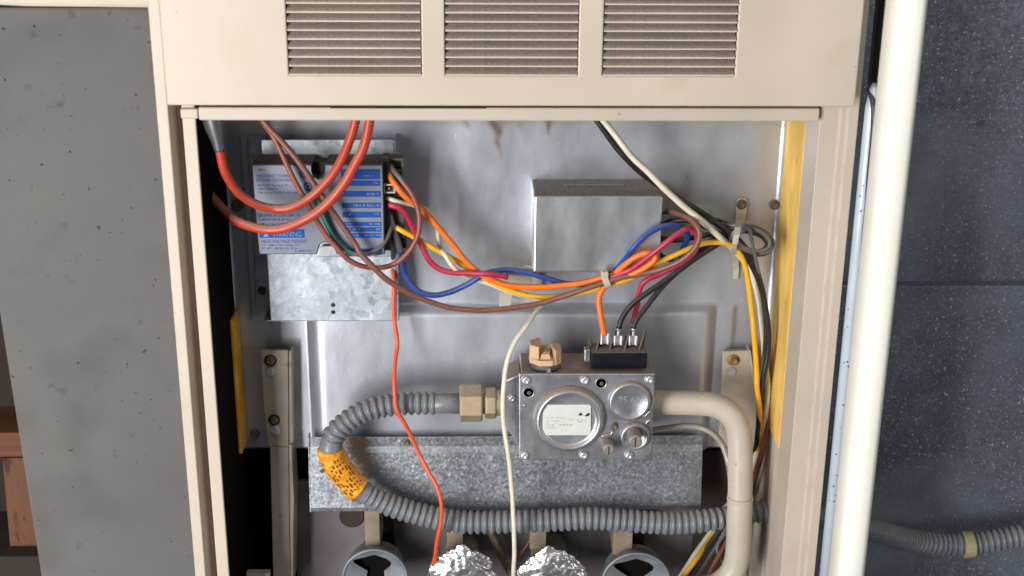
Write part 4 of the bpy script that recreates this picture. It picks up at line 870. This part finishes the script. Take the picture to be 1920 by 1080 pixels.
for k in range(34):
    th = k*.38; a = -1.9+th; q = 1-.16*(th/(2*math.pi))
    lp.append((1410+q*44*math.cos(a)*.95-q*25*math.sin(a)*.3, 450+q*44*math.cos(a)*.3+q*25*math.sin(a)*.95, .046+.006*th/(2*math.pi)))
lp += [(1418, 492, .05), (1428, 530, .03), (1437, 580, .022), (1438, 650, .02), (1434, 720, .018)]
wire('wire_coil', [(a, b, d(c)) for a, b, c in lp], 4.2, M['w_grey'], 'dusty grey wire looped over the black coil by the strap', 'wire')
wire('lead_wire', [(1385, 1100, d(.03)), (1345, 1035, d(.026)), (1360, 1000, d(.018)), (1380, 960, d(.006))], 4, M['w_grey'], 'grey wire end low in the bundle behind the beige pipe', 'wire')

# ---------------------------------------------------------------- nylon ties and strap
st = thing('nylon_strap', 'yellowed nylon wire strap screwed to the panel beside the wire coil', 'strap', V(1390, 382, d(.002)))
make('strap_head', *prism([(1382, 376), (1388, 372), (1399, 373), (1402, 382), (1398, 412), (1394, 421), (1380, 419), (1380, 410)], d(.0035), d(.001)), M['nylon'], st, bevel=0.0006)
v, f = [], []
for (x, y, k, w_) in [(1387, 410, .005, 7.5), (1386, 417, .045, 6.5), (1383.5, 426, .066, 6), (1381, 440, .072, 5.5), (1377.5, 458, .074, 5), (1375.5, 466, .068, 4.5), (1375, 474, .038, 5), (1379, 490, .012, 5.5), (1380, 505, .003, 5.5), (1379, 523, .003, 5)]:
    for dx in (-w_, w_):
        v += [V(x+dx, y, d(k)), V(x+dx, y, d(k-.0008))]
n = len(v)//4
for i in range(n-1):
    a, b = i*4, (i+1)*4
    f += [(a, a+2, b+2, b), (a+1, b+1, b+3, a+3), (a, b, b+1, a+1), (a+2, a+3, b+3, b+2)]
f += [(0, 1, 3, 2), (4*n-4, 4*n-2, 4*n-1, 4*n-3)]
make('strap_band', v, f, M['nylon'], st)
screw(st, 1390, 383, d(.0037), HEX_OLD, 1.0)
ct = thing('cable_tie', 'small beige cable tie round the orange and brown wire bundle', 'cable tie', V(1138, 522, d(.05)))
c = V(1137, 523, d(.0495)); tdir = (V(1160, 515, d(.05))-V(1115, 531, d(.048))).normalized()
v, f = [], []
C_ = [c-tdir*.0026, c-tdir*.0025, c+tdir*.0025, c+tdir*.0026]
v, f = sweep(C_, lambda q, i: .0072 if i in (1, 2) else .0068, 18)
make('tie_band', v, f, M['tie'], ct, bevel=0.0003)
make('tie_head', *pbox(1128, 510, 1141, 521, d(.0610), d(.056)), M['tie'], ct, bevel=0.0007)
wm = thing('wire_mount', 'yellowed adhesive wire mount with tie tail behind the blue wire', 'wire mount', V(985, 525, d(.002)))
make('mount_pad', *prism([(944, 516), (1016, 518), (1018, 546), (942, 548)], d(.006), d(.0015)), M['tie'], wm, bevel=0.0008)
make('mount_pad', *prism([(938, 548), (962, 548), (958, 574), (936, 575)], d(.016), d(.0145)), M['nylon'], wm, bevel=0.0004)
make('tie_tail', *prism([(984, 498), (1027, 501), (1027, 508.5), (984, 507)], d(.034), d(.032)), M['nylon'], wm, bevel=0.0004)
make('tie_tail', *prism([(1000, 508.5), (1010, 508.5), (1012, 545), (998, 545)], d(.0325), d(.0065)), M['nylon'], wm, bevel=0.0004)

# ---------------------------------------------------------------- door edge and conduit on the right
YD = -.10
dx0, dx1 = V(1620, 540, YD).x, V(1676, 540, YD).x
wd = dx1-dx0; prof = []
for i in range(13):
    a = math.pi-math.pi*i/12
    prof.append((dx0+wd*.5+wd*.5*math.copysign(abs(math.cos(a))**.62, math.cos(a)), YD-.012*abs(math.sin(a))**.8))
prof += [(dx1, YD+.016), (dx1-.006, YD+.022), (dx0+.004, YD+.022), (dx0, YD+.016)]
de = make('door_edge', *vprofile(prof, V(1640, 1200, YD).z, V(1640, -150, YD).z), M['white'], smooth=True)
tag(de, 'cream white rounded metal door edge standing upright right of the furnace', 'door edge')
en = de.modifiers.new('split', 'EDGE_SPLIT'); en.split_angle = math.radians(50)
cd = thing('conduit', 'pale blue grey conduit with small print between furnace and door edge', 'conduit', V(1600, 1080, .0))
xc, r_ = V(1601.5, 540, .0).x, 12.5*S(1600, 540, 0)
zt2 = V(1627, 160, 0).z
Cz = [Vector((xc, 0, ZB-.02)), Vector((xc, 0, zt2-.03)), Vector((xc, 0, zt2-.015)), Vector((xc+.001, .003, zt2-.004)), Vector((xc+.0015, .006, zt2))]
make('tube', *sweep(Cz, lambda q, i: r_*[1, 1, .97, .70, .3][i], 24), M['bluepipe'], cd, smooth=True)
make('end_hole', *lathe([(.0001, 0), (.0019, 0), (.0021, .0004)], 14, (xc+.001, -r_*.97, zt2-.019)), M['chrome'], cd)
cd.children[-1].scale = (1, 1, 1)
mb = MB(); z = V(1600, 350, 0).z
while z > V(1600, 470, 0).z:
    a = -.16; x = xc+r_*1.01*math.sin(-a*1.6); y = -r_*1.01*math.cos(a*1.6)
    mb.add(box(x-.0009, x+.0009, y-.0001, y+.0004, z-random.uniform(.0008, .0016), z)); z -= .0024
mb.build('faded_print', M['bluetx'], cd)
mb = MB()
for k in range(26):
    z = random.uniform(V(1600, 1060, 0).z, V(1600, 240, 0).z); a = random.uniform(-.9, .9); x = xc+r_*math.sin(a); y = -r_*math.cos(a)
    mb.add(lathe([(random.uniform(.0004, .0008), -.0002), (.0001, -.0003)], 7, (x, y, z)))
mb.build('dirt_speck', M['ink'], cd)
wire('power_cable', [(1629, 164, .006), (1637, 195, -.004), (1637, 240, -.006), (1632, 310, -.006), (1624, 400, -.006), (1612, 540, -.006), (1597, 700, -.006), (1578, 890, -.006), (1556, 1120, -.006)], 5, M['w_dkpurple'], 'thin dark purple cable along the pale blue grey conduit', 'cable')
plain('rubber_sleeve', vprofile([(xc+.004, .02), (xc+.018, .015), (xc+.022, .03), (xc+.004, .034)], zt2-.008, ZT), M['w_black'], 'dark flat sleeve above the pale conduit, beside the door edge', 'sleeve', bevel=0.003)
